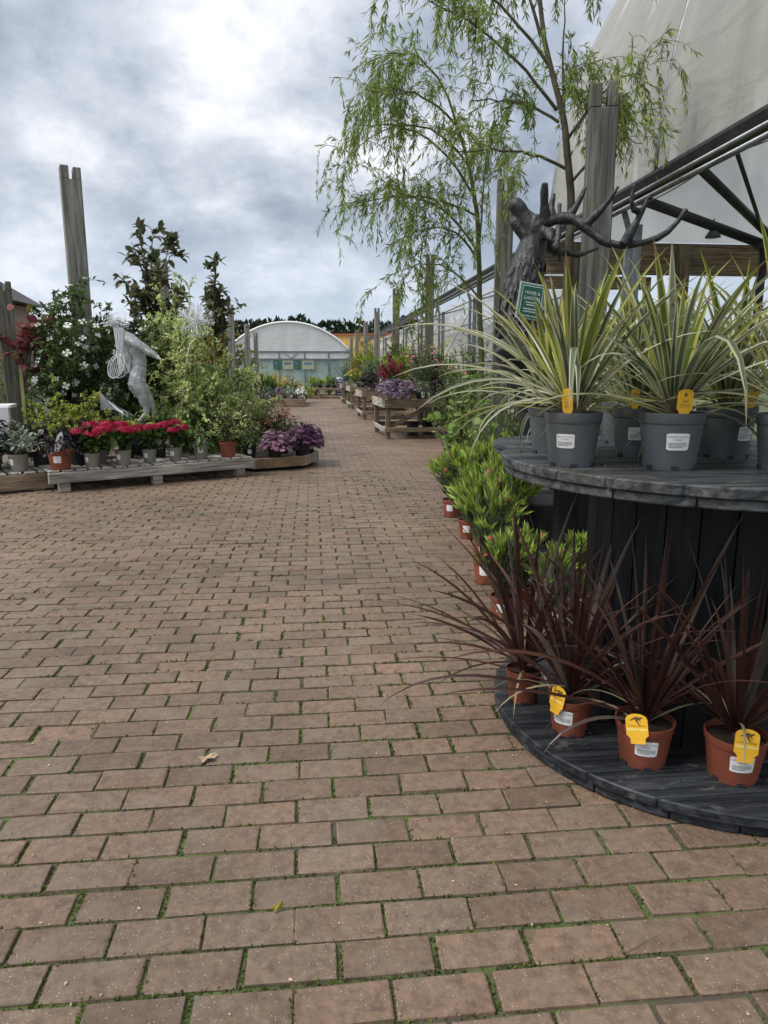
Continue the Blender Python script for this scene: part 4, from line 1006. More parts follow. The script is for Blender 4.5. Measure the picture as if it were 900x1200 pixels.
def fol_spikes(t, r, z0, mat, H=.4, Rd=.14, n=22, mat2='green'):
    """upright flower spikes made of many small bells"""
    st = dome_stems(r, n, H, Rd, .05, .7, 0, 6, .35); st[:, :, 2] += z0; m = MB()
    leaf_on(m, r, st, n * 26, 'ovate', .028, .02, 0, .45, .4, 1., .1); m.build('flower_spikes', M[mat], t)
    m = MB(); leaf_on(m, r, st, n * 9, 'lance', .06, .016, 0, .0, .5, .9, .2, t1=.5); m.build('foliage', M[mat2], t)
def fol_straps(t, r, z0, mat, n=26, L=.35, w=.02, emin=.3, bend=(.1, .7), mat2=None):
    m = MB(); straps(m, r, rosette(r, n, L, w, emin, 1.5, bend), z0, 6); m.build('foliage', [M[mat], M[mat2 or mat]], t)
def pp(label, loc, kind, seed, rt=.09, h=.16, pot='taupe', group=None, rz=0, lab=None, scale=1., cat='potted plant', name='potted_plant', feet=False, **kw):
    t = thing(name, label, cat, loc, rz, group, scale)
    p = add_pot(t, rt, h, M[pot], feet, 22)
    if lab is not None: pot_label(p, rt, h, lab, rt * .62, h * .38, h * .74)
    kind(t, rs(seed), h * .88, **kw)
    return t
def F(fn, **k): return lambda t, r, z0, **kk: fn(t, r, z0, **{**k, **kk})

# ------------------------------------------------------------------ oleanders beside the drums
def fol_oleander(t, r, z0, H=.46, Rd=.24, flowers=2):
    st = dome_stems(r, 20, H, Rd, .04, .72, 0, 7, .35); st[:, :, 2] += z0
    m = MB(); stem_tubes(m, st, .005, .003, 4, 1)
    leaf_on(m, r, st, 300, 'lance', .115, .02, 0, .06, .8, .7, .35, .6, t1=.8); o = m.build('foliage', [M['oleander_old'], M['stem_green']], t)
    m = MB(); leaf_on(m, r, st, 330, 'lance', .095, .019, 0, .70, 1.1, .62, .35, .5); m.build('new_growth', M['oleander'], t)
    if flowers:
        idx = r.choice(len(st), flowers); m = None
        for i in idx:
            c = st[i, -1] + np.array([0, 0, .03]); n = 9; d = rand_dir(r, n); d[:, 2] = np.abs(d[:, 2])
            f = MB(); f.leaves('flower5', c + d * .016, nrm(np.cross(d, rand_dir(r, n))), d, .036, .036); f.build('flower', M['pink_petal'], t)
OL = [((1.20, 6.02), 'oleander in terracotta pot farthest along the path side of its row', 2), ((1.17, 5.20), 'oleander in terracotta pot standing alone at the path edge, second from the far end', 1),
      ((1.16, 4.62), 'oleander in terracotta pot third from the far end along the path edge', 3), ((1.03, 4.05), 'oleander in terracotta pot nearest the dark red cordylines', 3),
      ((1.42, 5.78), 'oleander behind the far pots of the row, next to the round leaved shrub', 1), ((1.40, 5.15), 'oleander in the second row in front of the stag, pink bud on top', 2),
      ((1.10, 3.60), 'low oleander tucked beneath the rim between the two drums', 2), ((1.36, 4.72), 'oleander in the second row beside the smaller drum', 2), ((1.62, 6.1), 'oleander at the back of the group beside the stag legs', 0),
      ((.96, 3.42), 'oleander directly behind the leftmost dark red cordyline', 2), ((1.20, 3.30), 'oleander behind the second dark red cordyline, in front of the smaller drum', 2), ((1.42, 3.52), 'oleander tucked deepest between the two drums', 1), ((1.28, 4.98), 'leafy oleander squeezed between the two rows of oleanders', 1), ((1.30, 6.35), 'oleander at the far back of the group under the round leaved shrub', 1)]
for i, ((x, y), lab, fl) in enumerate(OL):
    pp(lab, (x, y, 0), fol_oleander, 60 + i, .095, .17, 'terracotta', 'oleanders beside the drums', i * 1.3, FWD - .5 - i * 1.3, [1.02, .98, 1.08, 1.05, 1.2, 1.2, .8, 1.12, 1.25, .82, .72, .75, 1.15, 1.05][i] * .9, name='potted_oleander', feet=True, flowers=fl)
t = thing('round_leaved_shrub', 'light green round leaved shrub between the oleanders and the nearest bench', 'shrub', (1.42, 6.95, 0))
r = rs(71); st = dome_stems(r, 10, 1.42, .40, .05, .5, 0, 8, .3); tw = side_twigs(r, st, 4, .22, .3, .1, .3, 5); m = MB(); stem_tubes(m, st, .011, .004, 5); stem_tubes(m, tw, .003, .002, 3); m.build('stems', M['bark'], t)
m = MB(); leaf_on(m, r, tw, 170, 'round', .068, .068, 0, .2, .4, .9, .2); leaf_on(m, r, st, 60, 'round', .066, .066, 0, .3, .3, 1, .2); m.build('foliage', M['round'], t)

# ------------------------------------------------------------------ free standing shrubs and trees of the beds
def shrub(name, label, loc, H, Rd, mat, n=26, twig=5, tlen=.3, leaves=1500, tpl='ovate', L=.06, W=.032, seed=1, stem='bark', zlo=.4, flat=.5, droop=0., up=.2, flowers=None, along=.5, drp=0., base_r=.06, sx=1., sy=1., t0=.2, cat='shrub', group=None, twdroop=.15, rstem=.012):
    t = thing(name, label, cat, loc, 0, group); r = rs(seed)
    st = dome_stems(r, n, H, Rd, base_r, zlo, droop, 9, flat); st[:, :, 0] *= sx; st[:, :, 1] *= sy
    tw = side_twigs(r, st, twig, tlen, .35, twdroop, t0, 6)
    m = MB(); stem_tubes(m, st, rstem, .003, 5); stem_tubes(m, tw, .0035, .0015, 3); m.build('stems', M[stem], t)
    m = MB(); leaf_on(m, r, tw, int(leaves * .8), tpl, L, W, 0, .1, along, .8, up, drp=drp); leaf_on(m, r, st, int(leaves * .2), tpl, L, W, 0, .35, along, .8, up, drp=drp)
    if flowers:
        fm, fn, fs, ft = flowers; P, tg = sample(tw, r.randint(0, len(tw), fn), r.uniform(.7, 1, fn)); c = np.array([0, 0, H * .45]); d = nrm(P - c + 1e-6); P = P + d * .05
        zz = fs * r.uniform(.7, 1.15, fn); m.leaves(ft, P, nrm(np.cross(d, rand_dir(r, fn))), d + rand_dir(r, fn) * .35 + np.array([0, -.35, 0]), zz, zz, 1)
    m.build('crown', [M[mat], M[flowers[0]]] if flowers else M[mat], t)
    return t
# right hand beds below the film
shrub('evergreen_shrub', 'mid green leafy shrub filling the gap under the left willow', (2.35, 10.8, 0), 1.6, .8, 'green', leaves=3200, seed=81, L=.05, W=.025)
shrub('evergreen_shrub', 'grey green shrub behind the big stag beside its chest', (2.1, 7.4, 0), 1.35, .6, 'grey_green', leaves=1500, seed=82, L=.05, W=.02, tpl='lance')
shrub('evergreen_shrub', 'dark green bush low behind the stag plinth', (1.85, 6.35, 0), 1.15, .5, 'green', leaves=1300, seed=83, L=.05, W=.025)
shrub('evergreen_shrub', 'fresh green loose shrub behind the right end of the nearest bench', (2.95, 13.2, 0), 2.05, .8, 'round', leaves=2600, seed=84, L=.05, W=.03, zlo=.5)
shrub('rose_bush', 'tall rose bush with red blooms behind the second bench post', (2.55, 17.0, 0), 2.55, .65, 'green', leaves=1300, seed=85, L=.06, W=.035, flowers=('rose_red', 26, .16, 'flower5'), zlo=.5, flat=.3)
shrub('evergreen_shrub', 'green bush far right behind the cordyline leaves under the canopy', (4.1, 9.6, 0), 1.35, .9, 'grey_green', leaves=1500, seed=86, L=.05, W=.022)
shrub('evergreen_shrub', 'leafy pink flowered bush seen low between the rear drum pots', (3.2, 7.6, 0), 1.15, .7, 'blue_green', leaves=1200, seed=87, L=.05, W=.025, flowers=('pink_petal', 24, .09, 'flower5'))
shrub('evergreen_shrub', 'bushy green plant behind the third bench', (2.6, 24.3, 0), 1.9, .8, 'green', leaves=1200, seed=88, L=.08, W=.04)
shrub('evergreen_shrub', 'olive green plant mass behind the fourth bench by the tunnel corner', (2.1, 31.5, 0), 2.2, 1.1, 'autumn', leaves=1500, seed=89, L=.10, W=.05)
shrub('climbing_rose', 'orange red leaved climber on the post behind the second bench', (2.4, 20.5, 0), 2.4, .45, 'autumn', leaves=800, seed=90, L=.08, W=.045, flowers=('dull_red', 18, .14, 'flower5'), zlo=.5, flat=.2)

shrub('evergreen_shrub', 'tall yellowish green shrub behind the middle of the nearest bench', (2.75, 14.9, 0), 2.0, .7, 'lime', leaves=1900, seed=91, L=.055, W=.03, zlo=.5, flat=.35)
shrub('evergreen_shrub', 'tall blue green shrub with pink flowers rear right of the nearest bench', (3.15, 14.3, 0), 2.1, .75, 'grey_green', leaves=2300, seed=92, L=.05, W=.022, flowers=('pink_petal', 30, .08, 'flower5'), zlo=.5, flat=.35)
shrub('evergreen_shrub', 'green shrub under the willow trunk in front of the steel columns', (2.75, 11.9, 0), 1.75, .75, 'green', leaves=2400, seed=93, L=.05, W=.026, zlo=.5, flat=.35)
shrub('evergreen_shrub', 'burgundy leaved shrub between the first and second benches', (2.55, 16.6, 0), 1.75, .6, 'dull_red', leaves=1300, seed=94, L=.07, W=.04, zlo=.5, flat=.35)
shrub('evergreen_shrub', 'leafy green shrub between the second and third benches', (2.7, 21.9, 0), 2.0, .8, 'green', leaves=1500, seed=95, L=.08, W=.04, zlo=.5, flat=.35)
shrub('evergreen_shrub', 'grey green shrub near the path between posts two and one', (2.05, 9.0, 0), 1.25, .6, 'round', leaves=1500, seed=96, L=.05, W=.03)
# ------------------------------------------------------------------ display benches on the right
def bench(label, loc, W, D, H, group, rz=0):
    t = thing('display_bench', label, 'display bench', loc, rz, group)
    def b(nm, x0, x1, y0, y1, z0, z1, m):
        q = MB(); q.box(x0, x1, y0, y1, z0, z1); q.build(nm, M[m], t, bevel=.005)
    b('front_board', 0.03, W - .03, 0, .028, H - .155, H, 'brown_wood_x'); b('rear_board', .03, W - .03, D - .028, D, H - .155, H, 'brown_wood_x')
    b('side_board', 0, .028, 0, D, H - .16, H + .004, 'grey_wood_y'); b('side_board', W - .028, W, 0, D, H - .16, H + .004, 'brown_wood_y')
    n = max(4, int(D / .16))
    for i in range(n):
        y = .034 + (D - .068) * i / n; b('slat', .031, W - .031, y, y + (D - .068) / n - .014, H - .075, H - .052, 'brown_wood_x')
    lg = .085
    for x in (.045, W - .045 - lg):
        for y in (.034, D - .034 - lg): b('leg', x, x + lg, y, y + lg, 0, H - .078, 'brown_wood_z')
    for y in (.010, D - .034): b('stretcher', .02, W - .02, y, y + .024, .13, .22, 'brown_wood_x')
    b('stretcher', .018, .043, .04, D - .04, .13, .22, 'grey_wood_y'); b('stretcher', W - .043, W - .018, .04, D - .04, .13, .22, 'brown_wood_y')
    q = MB(); q.beam((.14, .085, .22), (W * .55, .085, H - .17), .03, .075); q.build('brace', M['brown_wood_x'], t)
    q = MB(); q.beam((W - .14, .085, .22), (W * .55, .088, H - .17), .03, .075); q.build('brace', M['brown_wood_x'], t)
    return t
GB = 'timber plant benches along the right of the path'
BH = .74
bench('nearest wooden plant bench on the right, purple heucheras at its corner', (1.30, 13.1, 0), 1.42, 1.72, BH, GB, R(2.5))
bench('second wooden plant bench along the right of the path', (1.25, 18.5, 0), 1.42, 1.75, BH, GB, R(1.5))
bench('third wooden plant bench, yellow flowers at its path corner', (1.21, 23.5, 0), 1.4, 1.6, BH, GB, R(1.5))
bench('fourth and farthest bench on the right, carrying blue green grass', (1.12, 27.8, 0), 1.35, 1.6, BH, GB, 0)
ZBn = BH - .05
def on(label, x, y, kind, seed, **k): pp(label, (x, y, ZBn), kind, seed, **{**dict(pot='taupe', rt=.085, h=.15, lab=FWD + .2, scale=1.22), **k})
on('heuchera with dusky silver purple leaves at the path corner of the nearest bench', 1.47, 13.24, F(fol_mound, mat=M['heuch_dusk'], H=.22, Rd=.25, n=130, L=.085), 101, group='heucheras on the nearest bench')
on('second dusky purple heuchera along the front of the nearest bench', 1.74, 13.24, F(fol_mound, mat=M['heuch_dusk'], H=.2, Rd=.2, n=90, L=.08), 102, group='heucheras on the nearest bench')
on('grey green low plant in dark pot, third along the front of the nearest bench', 2.02, 13.26, F(fol_mound, mat=M['grey_green'], H=.2, Rd=.2, n=100, L=.06, tpl='ovate', W=.035), 103, pot='black_pot')
on('blackish leaved plant in dark pot near the right of the nearest bench front', 2.32, 13.28, F(fol_mound, mat=M['dark_purple'], H=.22, Rd=.2, n=110, L=.06, tpl='ovate', W=.04), 104, pot='black_pot')
on('red pink flower spikes behind the front heucheras of the nearest bench', 1.52, 13.75, F(fol_spikes, mat='rose_red', H=.60, Rd=.27, n=40), 105)
on('yellow green euonymus standing tall at the middle of the nearest bench', 1.72, 14.15, F(fol_bush, mat='lime', H=.80, Rd=.30, n=30, leaves=760, L=.045, W=.026), 106, rt=.1)
on('bushy grey green salvia with small pink flowers on the nearest bench', 2.12, 13.8, lambda t, r, z0: (fol_bush(t, r, z0, 'grey_green', .74, .42, 46, 1300, 'ovate', .04, .018), fol_flowers(t, r, z0, M['pink_petal'], .80, .36, 26, .06)), 107, rt=.1)
on('burgundy leaved upright plant behind the salvia on the nearest bench', 2.42, 14.1, F(fol_straps, mat='burgundy', n=26, L=.6, w=.05, emin=1.0, bend=(0, .3)), 108, rt=.1)
on('dark burgundy low plant behind the red spikes on the nearest bench', 1.62, 14.6, F(fol_bush, mat='burgundy', H=.7, Rd=.25, n=22, leaves=420, L=.05, W=.03), 109)
on('leafy green plant at the right rear of the nearest bench', 2.45, 14.5, F(fol_bush, mat='green', H=.85, Rd=.36, n=30, leaves=800, L=.05, W=.025), 110, rt=.1)
on('dark purple leaved plant at the path corner of the second bench', 1.45, 18.7, F(fol_mound, mat=M['dark_purple'], H=.3, Rd=.24, n=120, L=.08), 111)
on('grey leaved bushy plant beside the dark one on the second bench', 1.55, 19.2, F(fol_bush, mat='grey_green', H=.75, Rd=.36, n=28, leaves=560, L=.06, W=.028), 112, rt=.1)
on('yellow green shrub at the rear of the second bench', 1.62, 19.8, F(fol_bush, mat='lime', H=1.0, Rd=.36, n=28, leaves=560, L=.07, W=.035), 113, rt=.1)
on('deep red leaved plant at the right of the second bench front', 1.9, 18.75, F(fol_bush, mat='dull_red', H=.4, Rd=.24, n=22, leaves=300, L=.06, W=.035), 114)
on('dark green shrub at the right rear of the second bench', 2.2, 19.4, F(fol_bush, mat='green', H=.95, Rd=.42, n=28, leaves=560, L=.07, W=.035), 115, rt=.1)
on('bright yellow flowering plant at the path corner of the third bench', 1.40, 23.75, lambda t, r, z0: (fol_bush(t, r, z0, 'lime', .35, .24, 20, 240, 'ovate', .06, .03), fol_flowers(t, r, z0, M['yellow_leaf'], .42, .26, 40, .09)), 116)
on('grey green plant right of the yellow flowers on the third bench', 1.8, 23.8, F(fol_bush, mat='grey_green', H=.5, Rd=.34, n=24, leaves=300, L=.08, W=.04), 117, rt=.1)
on('tall soft green bush at the rear of the third bench', 1.7, 24.6, F(fol_bush, mat='autumn', H=1.0, Rd=.45, n=30, leaves=460, L=.09, W=.04), 118, rt=.12)
on('mound of blue green grass at the path corner of the fourth bench', 1.30, 28.1, F(fol_straps, mat='teal', n=70, L=.62, w=.03, emin=.2, bend=(.3, 1.6)), 119, rt=.12)
on('olive green shrub on the rear of the fourth bench', 1.75, 28.6, F(fol_bush, mat='autumn', H=.9, Rd=.5, n=30, leaves=420, L=.1, W=.05), 120, rt=.12)
for i, (x, y, lab) in enumerate([(1.95, 13.9, 'left dark plastic pot stored beneath the nearest bench'), (2.3, 14.2, 'right dark plastic pot stored beneath the nearest bench')]):
    t = thing('empty_pot', lab, 'plant pot', (x, y, 0)); add_pot(t, .13, .27, M['black_pot'])

# ------------------------------------------------------------------ left side: low platforms and everything on and behind them
A1 = R(28.9)
P1 = (-2.735, 7.565)                     # front left corner of the slatted platform
def loc1(u, v, z=0): return (P1[0] + u * math.cos(A1) - v * math.sin(A1), P1[1] + u * math.sin(A1) + v * math.cos(A1), z)
def platform(label, loc, rz, W, D, H, fh, feet, fm, slats=True):
    t = thing('display_platform', label, 'display platform', loc, rz, None)
    def b(nm, x0, x1, y0, y1, z0, z1, m): q = MB(); q.box(x0, x1, y0, y1, z0, z1); q.build(nm, M[m], t, bevel=.005)
    b('front_beam', 0, W, 0, .055, H - fh, H - .002, fm); b('rear_beam', 0, W, D - .055, D, H - fh, H - .002, fm)
    n = int(W / .135)
    for i in range(n):
        x = W * i / n; r = i * .37 % 1 * .012
        b('slat', x + .006, x + W / n - .022, .012 - r, D - .01 + r, H, H + .02, 'grey_wood_y')
    for x in feet:
        for y in (.03, D - .13): b('foot', x, x + .11, y, y + .10, 0, H - fh - .001, 'grey_wood_x')
    return t
platform('long low slatted grey platform with a row of flower pots along its front', (*P1, 0), A1, 2.30, 1.05, .215, .115, (.10, 1.08, 2.08), 'grey_wood_x')
def locL(u, v, z=0): a = R(31); return (-2.79 + u * math.cos(a) - v * math.sin(a), 7.86 + u * math.sin(a) + v * math.cos(a), z)
lp = locL(-1.7, 0)
platform('low mossy wooden platform cut off by the left edge of the photo', lp, R(31), 1.7, 1.1, .19, .17, (.2, 1.5), 'brown_wood_x')
# six sided planter platform at the right end
t = thing('corner_platform', 'low angular wooden platform with purple heucheras at the right end of the left bed', 'display platform', (0, 0, 0))
HX = [(-.74, 8.97), (-.12, 9.27), (.05, 9.80), (-.15, 10.35), (-.9, 10.3), (-1.15, 9.5)]
for i in range(6):
    a, b = Vector((*HX[i], .105)), Vector((*HX[(i + 1) % 6], .105)); q = MB(); q.beam(a, b, .04, .125)
    q.build('edge_board', M['edge_brown' if i == 0 else 'edge_pale'], t, bevel=.004)
q = MB(); c = np.mean(HX, axis=0); q.prism([(c[0] + (x - c[0]) * .965, c[1] + (y - c[1]) * .965) for x, y in HX], .10, .15); q.build('deck', M['brown_wood_x'], t)
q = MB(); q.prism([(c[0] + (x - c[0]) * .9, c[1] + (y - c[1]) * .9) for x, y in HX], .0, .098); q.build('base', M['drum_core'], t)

def white_tag(t, z0):
    q = MB(); o = [(-.018, 0), (.018, 0), (.034, .12), (.028, .2), (.0, .25), (-.028, .2), (-.034, .12)]; k = len(o)
    q.add([(x, -.0008, z) for x, z in o] + [(x, .0008, z) for x, z in o], [tuple(range(k - 1, -1, -1)), tuple(range(k, 2 * k))] + [(i, (i + 1) % k, k + (i + 1) % k, k + i) for i in range(k)])
    g = q.build('plant_tag', M['label_white'], t, loc=(.0, -.115, z0 - .0)); g.rotation_euler = (.15, .32, .2)
GHY = 'red hydrangeas along the slatted platform'
ZP = .236
def p1(label, u, v, kind, seed, **k): pp(label, loc1(u, v, ZP), kind, seed, **{**dict(pot='taupe', rt=.083, h=.15, lab=FWD - .5), **k})
p1('plum leaved plant in a big terracotta pot at the left end of the platform', .15, .13, lambda t, r, z0: (fol_mound(t, r, z0, M['dark_purple'], .22, .25, 170, 'ovate', .05, .032), white_tag(t, z0)), 201, pot='terracotta', rt=.125, h=.2, lab=FWD + .05)
for i, (u, v, lab, sc) in enumerate([(.47, .14, 'crimson hydrangea next to the big terracotta pot', 1.0), (.80, .14, 'crimson hydrangea in taupe pot, second from the left of the hydrangeas', 1.08),
                             (1.10, .19, 'crimson hydrangea in taupe pot in front of the wire woman', .98), (1.40, .2, 'crimson hydrangea in taupe pot, rightmost of the hydrangeas', 1.0)]):
    p1(lab, u, v, fol_hydrangea, 210 + i, group=GHY, scale=sc, lab=FWD - .6 + .1 * i, name='potted_hydrangea')
p1('crimson hydrangea peeping out behind the two leftmost hydrangeas', .62, .42, fol_hydrangea, 221, group=GHY, name='potted_hydrangea', lab=None)
p1('dark leaved hellebore in taller taupe pot under the hanging pale branch', 1.70, .17, lambda t, r, z0: (fol_mound(t, r, z0, M['hydrangea'], .2, .17, 50, 'ovate', .11, .05), fol_flowers(t, r, z0, M['dull_red'], .14, .12, 7, .05)), 231, rt=.092, h=.2, lab=FWD + .1)
p1('pale edged bushy plant in terracotta pot near the platform right end', 2.03, .15, lambda t, r, z0: (fol_bush(t, r, z0, 'dark_purple', .36, .2, 26, 320, 'ovate', .035, .02), fol_bush(t, r, z0, 'pitt', .46, .25, 22, 420, 'ovate', .04, .02, zlo=.4, name='pale_foliage')), 232, pot='terracotta', rt=.107, h=.185, lab=None)
for i, (u, v, H, Rd, mt, lab) in enumerate([(.38, .42, .30, .28, 'dark_purple', 'dark bushy plant behind the terracotta pot on the platform'), (1.35, .62, .42, .3, 'hydrangea', 'glossy dark green plant behind the rightmost hydrangea'),
                                      (1.85, .6, .5, .3, 'hydrangea', 'glossy dark green plant behind the hellebore'), (1.0, .72, .36, .3, 'hydrangea', 'dark leaved plant at the feet of the wire woman')]):
    p1(lab, u, v, F(fol_bush, mat=mt, H=H, Rd=Rd, n=24, leaves=380, L=.07, W=.04), 240 + i, pot='black_pot', lab=None)
q = MB()
def pL(label, u, v, kind, seed, **k): pp(label, locL(u, v, .212), kind, seed, **{**dict(pot='taupe', rt=.085, h=.16, lab=FWD - .6), **k})
fs = lambda t, r, z0: fol_bush(t, r, z0, 'silver', .34, .24, 22, 330, 'ovate', .06, .028, zlo=.5)
pL('silvery grey leaved shrub in taupe pot at the right end of the mossy platform', -.30, .14, fs, 251, rt=.10, h=.18)
pL('small dark pot with a white label wedged between two silver leaved plants', -.55, .17, F(fol_mound, mat=M['heuch_dusk'], H=.12, Rd=.1, n=24, tpl='ovate', L=.05, W=.025), 252, pot='black_pot', rt=.06, h=.13, lab=FWD)
pL('silver leaved plant in taupe pot cut off by the left photo edge', -.72, .12, fs, 253, rt=.08, h=.15, scale=.85)
pL('dark purple leafy plant behind the silver leaved shrubs', -.50, .50, F(fol_mound, mat=M['dark_purple'], H=.42, Rd=.36, n=190, L=.10), 254, rt=.11, lab=None)
pL('almost black leaved bush behind the gap between the two low platforms', -.02, .40, F(fol_bush, mat='dark_purple', H=.30, Rd=.3, n=24, leaves=420, L=.055, W=.035), 255, rt=.11, pot='black_pot', lab=None)
ZH = .152
def pH(label, x, y, kind, seed, **k): pp(label, (x, y, ZH), kind, seed, **{**dict(pot='black_pot', rt=.09, h=.15, lab=None), **k})
pH('heuchera with bright pink purple leaves at the left of the angular platform', -.50, 9.25, F(fol_mound, mat=M['heuch_pink'], H=.24, Rd=.22, n=150, L=.066), 261, rt=.1)
pH('deep purple heuchera spilling over the right corner of the angular platform', -.15, 9.48, F(fol_mound, mat=M['heuch_purple'], H=.30, Rd=.28, n=230, L=.068), 262, rt=.11)
pH('second purple heuchera behind the corner one, closer to the path', -.07, 9.85, F(fol_mound, mat=M['heuch_purple'], H=.26, Rd=.2, n=140, L=.066), 263)
pH('red flowered plant with airy stems above the purple heucheras', -.42, 9.75, lambda t, r, z0: (fol_bush(t, r, z0, 'green', .42, .3, 24, 420, 'ovate', .045, .022), fol_flowers(t, r, z0, M['rose_red'], .55, .34, 70, .045), fol_flowers(t, r, z0, M['dull_red'], .72, .42, 30, .035, 'tall_flower')), 264)
pH('small dark label bearing pot squeezed between the platform and the pink heuchera', -.82, 9.28, F(fol_mound, mat=M['green'], H=.2, Rd=.16, n=60, tpl='ovate', L=.06, W=.03), 265, lab=FWD, rt=.08)
pH('green and red leaved plant at the back of the angular platform', -.55, 10.1, F(fol_bush, mat='dull_red', H=.45, Rd=.3, n=22, leaves=300, L=.05, W=.025), 266)
pH('leafy green filler plant at the rear left of the angular platform', -.95, 9.8, F(fol_bush, mat='green', H=.5, Rd=.3, n=22, leaves=320, L=.05, W=.025), 267)

# shrubs behind the platforms
shrub('clematis', 'dark leaved climber covered in large white four petalled flowers', (-2.95, 9.55, 0), 2.42, .72, 'clematis', n=60, twig=9, tlen=.34, leaves=9500, L=.066, W=.038, seed=301, zlo=.45, flat=.30, flowers=('white_petal', 190, .10, 'flower4'), twdroop=.5)
shrub('clematis', 'smaller white flowered climber behind the wire woman', (-2.25, 9.95, 0), 2.10, .5, 'clematis', n=36, twig=8, tlen=.32, leaves=4600, L=.064, W=.036, seed=302, zlo=.45, flat=.35, flowers=('white_petal', 80, .10, 'flower4'), twdroop=.5)
shrub('variegated_shrub', 'large pale green and cream small leaved shrub leaning over the platform', (-1.52, 9.45, 0), 2.05, .66, 'pitt', n=64, twig=11, tlen=.34, leaves=17000, L=.052, W=.024, seed=303, zlo=.35, flat=.5, droop=.25, twdroop=.6, drp=.25, stem='stem_green')
shrub('variegated_shrub', 'upright feathery pale green shrub just right of the wire woman', (-1.80, 10.0, 0), 2.62, .42, 'pitt', n=40, twig=10, tlen=.25, leaves=8500, L=.05, W=.023, seed=304, zlo=.5, flat=.3, stem='stem_green')
shrub('variegated_shrub', 'lower spreading pale green shrub reaching towards the angular platform', (-1.10, 9.75, 0), 1.62, .56, 'pitt', n=44, twig=10, tlen=.3, leaves=8500, L=.052, W=.024, seed=305, zlo=.35, flat=.5, droop=.2, twdroop=.5, drp=.2, stem='stem_green')
# one long branch hanging in front of the hellebore
shrub('euonymus', 'yellow green dome shaped shrub behind the terracotta pot', (-2.72, 8.62, 0), .98, .56, 'euonymus', n=44, twig=8, tlen=.16, leaves=4200, L=.042, W=.026, seed=306, zlo=.6, flat=.35)
shrub('euonymus', 'taller lime green bush with small white flowers left of the clematis base', (-3.10, 9.0, 0), 1.32, .40, 'lime', n=22, twig=6, tlen=.2, leaves=1500, L=.05, W=.028, seed=307, zlo=.5, flat=.4, flowers=('white_petal', 26, .055, 'flower4'))
shrub('evergreen_shrub', 'green bush at the far left behind the dark red tree', (-4.1, 10.3, 0), 1.75, .8, 'green', n=30, leaves=2200, seed=308, flowers=('white_petal', 20, .06, 'flower4'))
shrub('evergreen_shrub', 'dark bush in the shade behind the wire woman legs', (-2.35, 10.6, 0), 1.5, .8, 'clematis', n=30, leaves=2400, seed=309)
shrub('evergreen_shrub', 'dark green shrub deep in the bed behind the pale shrubs', (-1.35, 10.9, 0), 1.55, .8, 'green', n=30, leaves=2200, seed=310)
shrub('evergreen_shrub', 'bushy shrub at the very back of the left bed below the magnolia', (-3.3, 11.6, 0), 1.8, 1.0, 'blue_green', n=30, leaves=2200, seed=311)
shrub('evergreen_shrub', 'bluish green feathery shrub behind the angular platform', (-1.0, 12.3, 0), 1.25, .7, 'blue_green', n=30, leaves=2000, seed=312, L=.05, W=.02)
# dark red leaved tree with its stake, left edge
def small_tree(label, loc, trunk_h, crown, seed, mat, tpl, L, W, leaves, nst=12, lean=(0, 0), rt=.025, cat='tree', name='tree', z0=.5, flat=.4, twig=4, tlen=.3, up=.1, drp=0, group=None, along=.5):
    t = thing(name, label, cat, loc, 0, group); r = rs(seed); H, Rd = crown
    b = MB(); b.tube(bez((0, 0, 0), (lean[0] * .3, lean[1] * .3, trunk_h * .5), (lean[0], lean[1], trunk_h), 10), np.linspace(rt, rt * .55, 10), 8)
    b.build('trunk', M['bark'], t, smooth=True)
    st = dome_stems(r, nst, H, Rd, .01, z0, 0, 8, flat) + np.array([lean[0], lean[1], trunk_h - .02]); tw = side_twigs(r, st, twig, tlen, .3, .1, .2, 5)
    m = MB(); stem_tubes(m, st, rt * .45, .004, 5); stem_tubes(m, tw, .004, .002, 3); m.build('limbs', M['bark'], t)
    m = MB(); leaf_on(m, r, tw, int(leaves * .75), tpl, L, W, 0, .3, along, .8, up, drp=drp); leaf_on(m, r, st, int(leaves * .25), tpl, L, W, 0, .3, along, .8, up, drp=drp); m.build('crown', M[mat], t)
    return t
small_tree('thin tree with dark red heart shaped leaves at the left edge', (-3.32, 9.15, 0), 1.1, (1.25, .48), 321, 'cercis', 'heart', .10, .10, 120, 9, (-.16, 0), .022, name='red_leaved_tree', z0=.35, drp=.5, twig=3, tlen=.25)
fork_post('grey post with a pale stake behind the dark red leaved tree', -3.68, 9.3, .17, .14, 2.3, R(20), 'post_green', 0, GPL, .10)
q = MB(); q.box(-.02, .02, -.02, .02, 0, 1.42); tag(q.build('tree_stake', M['stake'], None, bevel=.003, loc=(-3.50, 9.12, 0)), 'pale yellow wooden stake beside the red leaved tree', 'stake')
small_tree('tall magnolia with dark glossy leaves, the taller of the two', (-2.48, 11.5, 0), 1.9, (2.0, .55), 331, 'magnolia', 'ovate', .155, .082, 640, 15, (0.05, 0), .035, name='magnolia_tree', z0=.25, flat=.45, twig=5, tlen=.26, up=.1, along=.45)
small_tree('shorter magnolia with dark leaves right of the taller one', (-1.72, 13., 0), 1.7, (1.75, .42), 332, 'magnolia', 'ovate', .16, .085, 480, 12, (0.03, 0), .035, name='magnolia_tree', z0=.25, flat=.4, twig=5, tlen=.25, up=.1, along=.45)

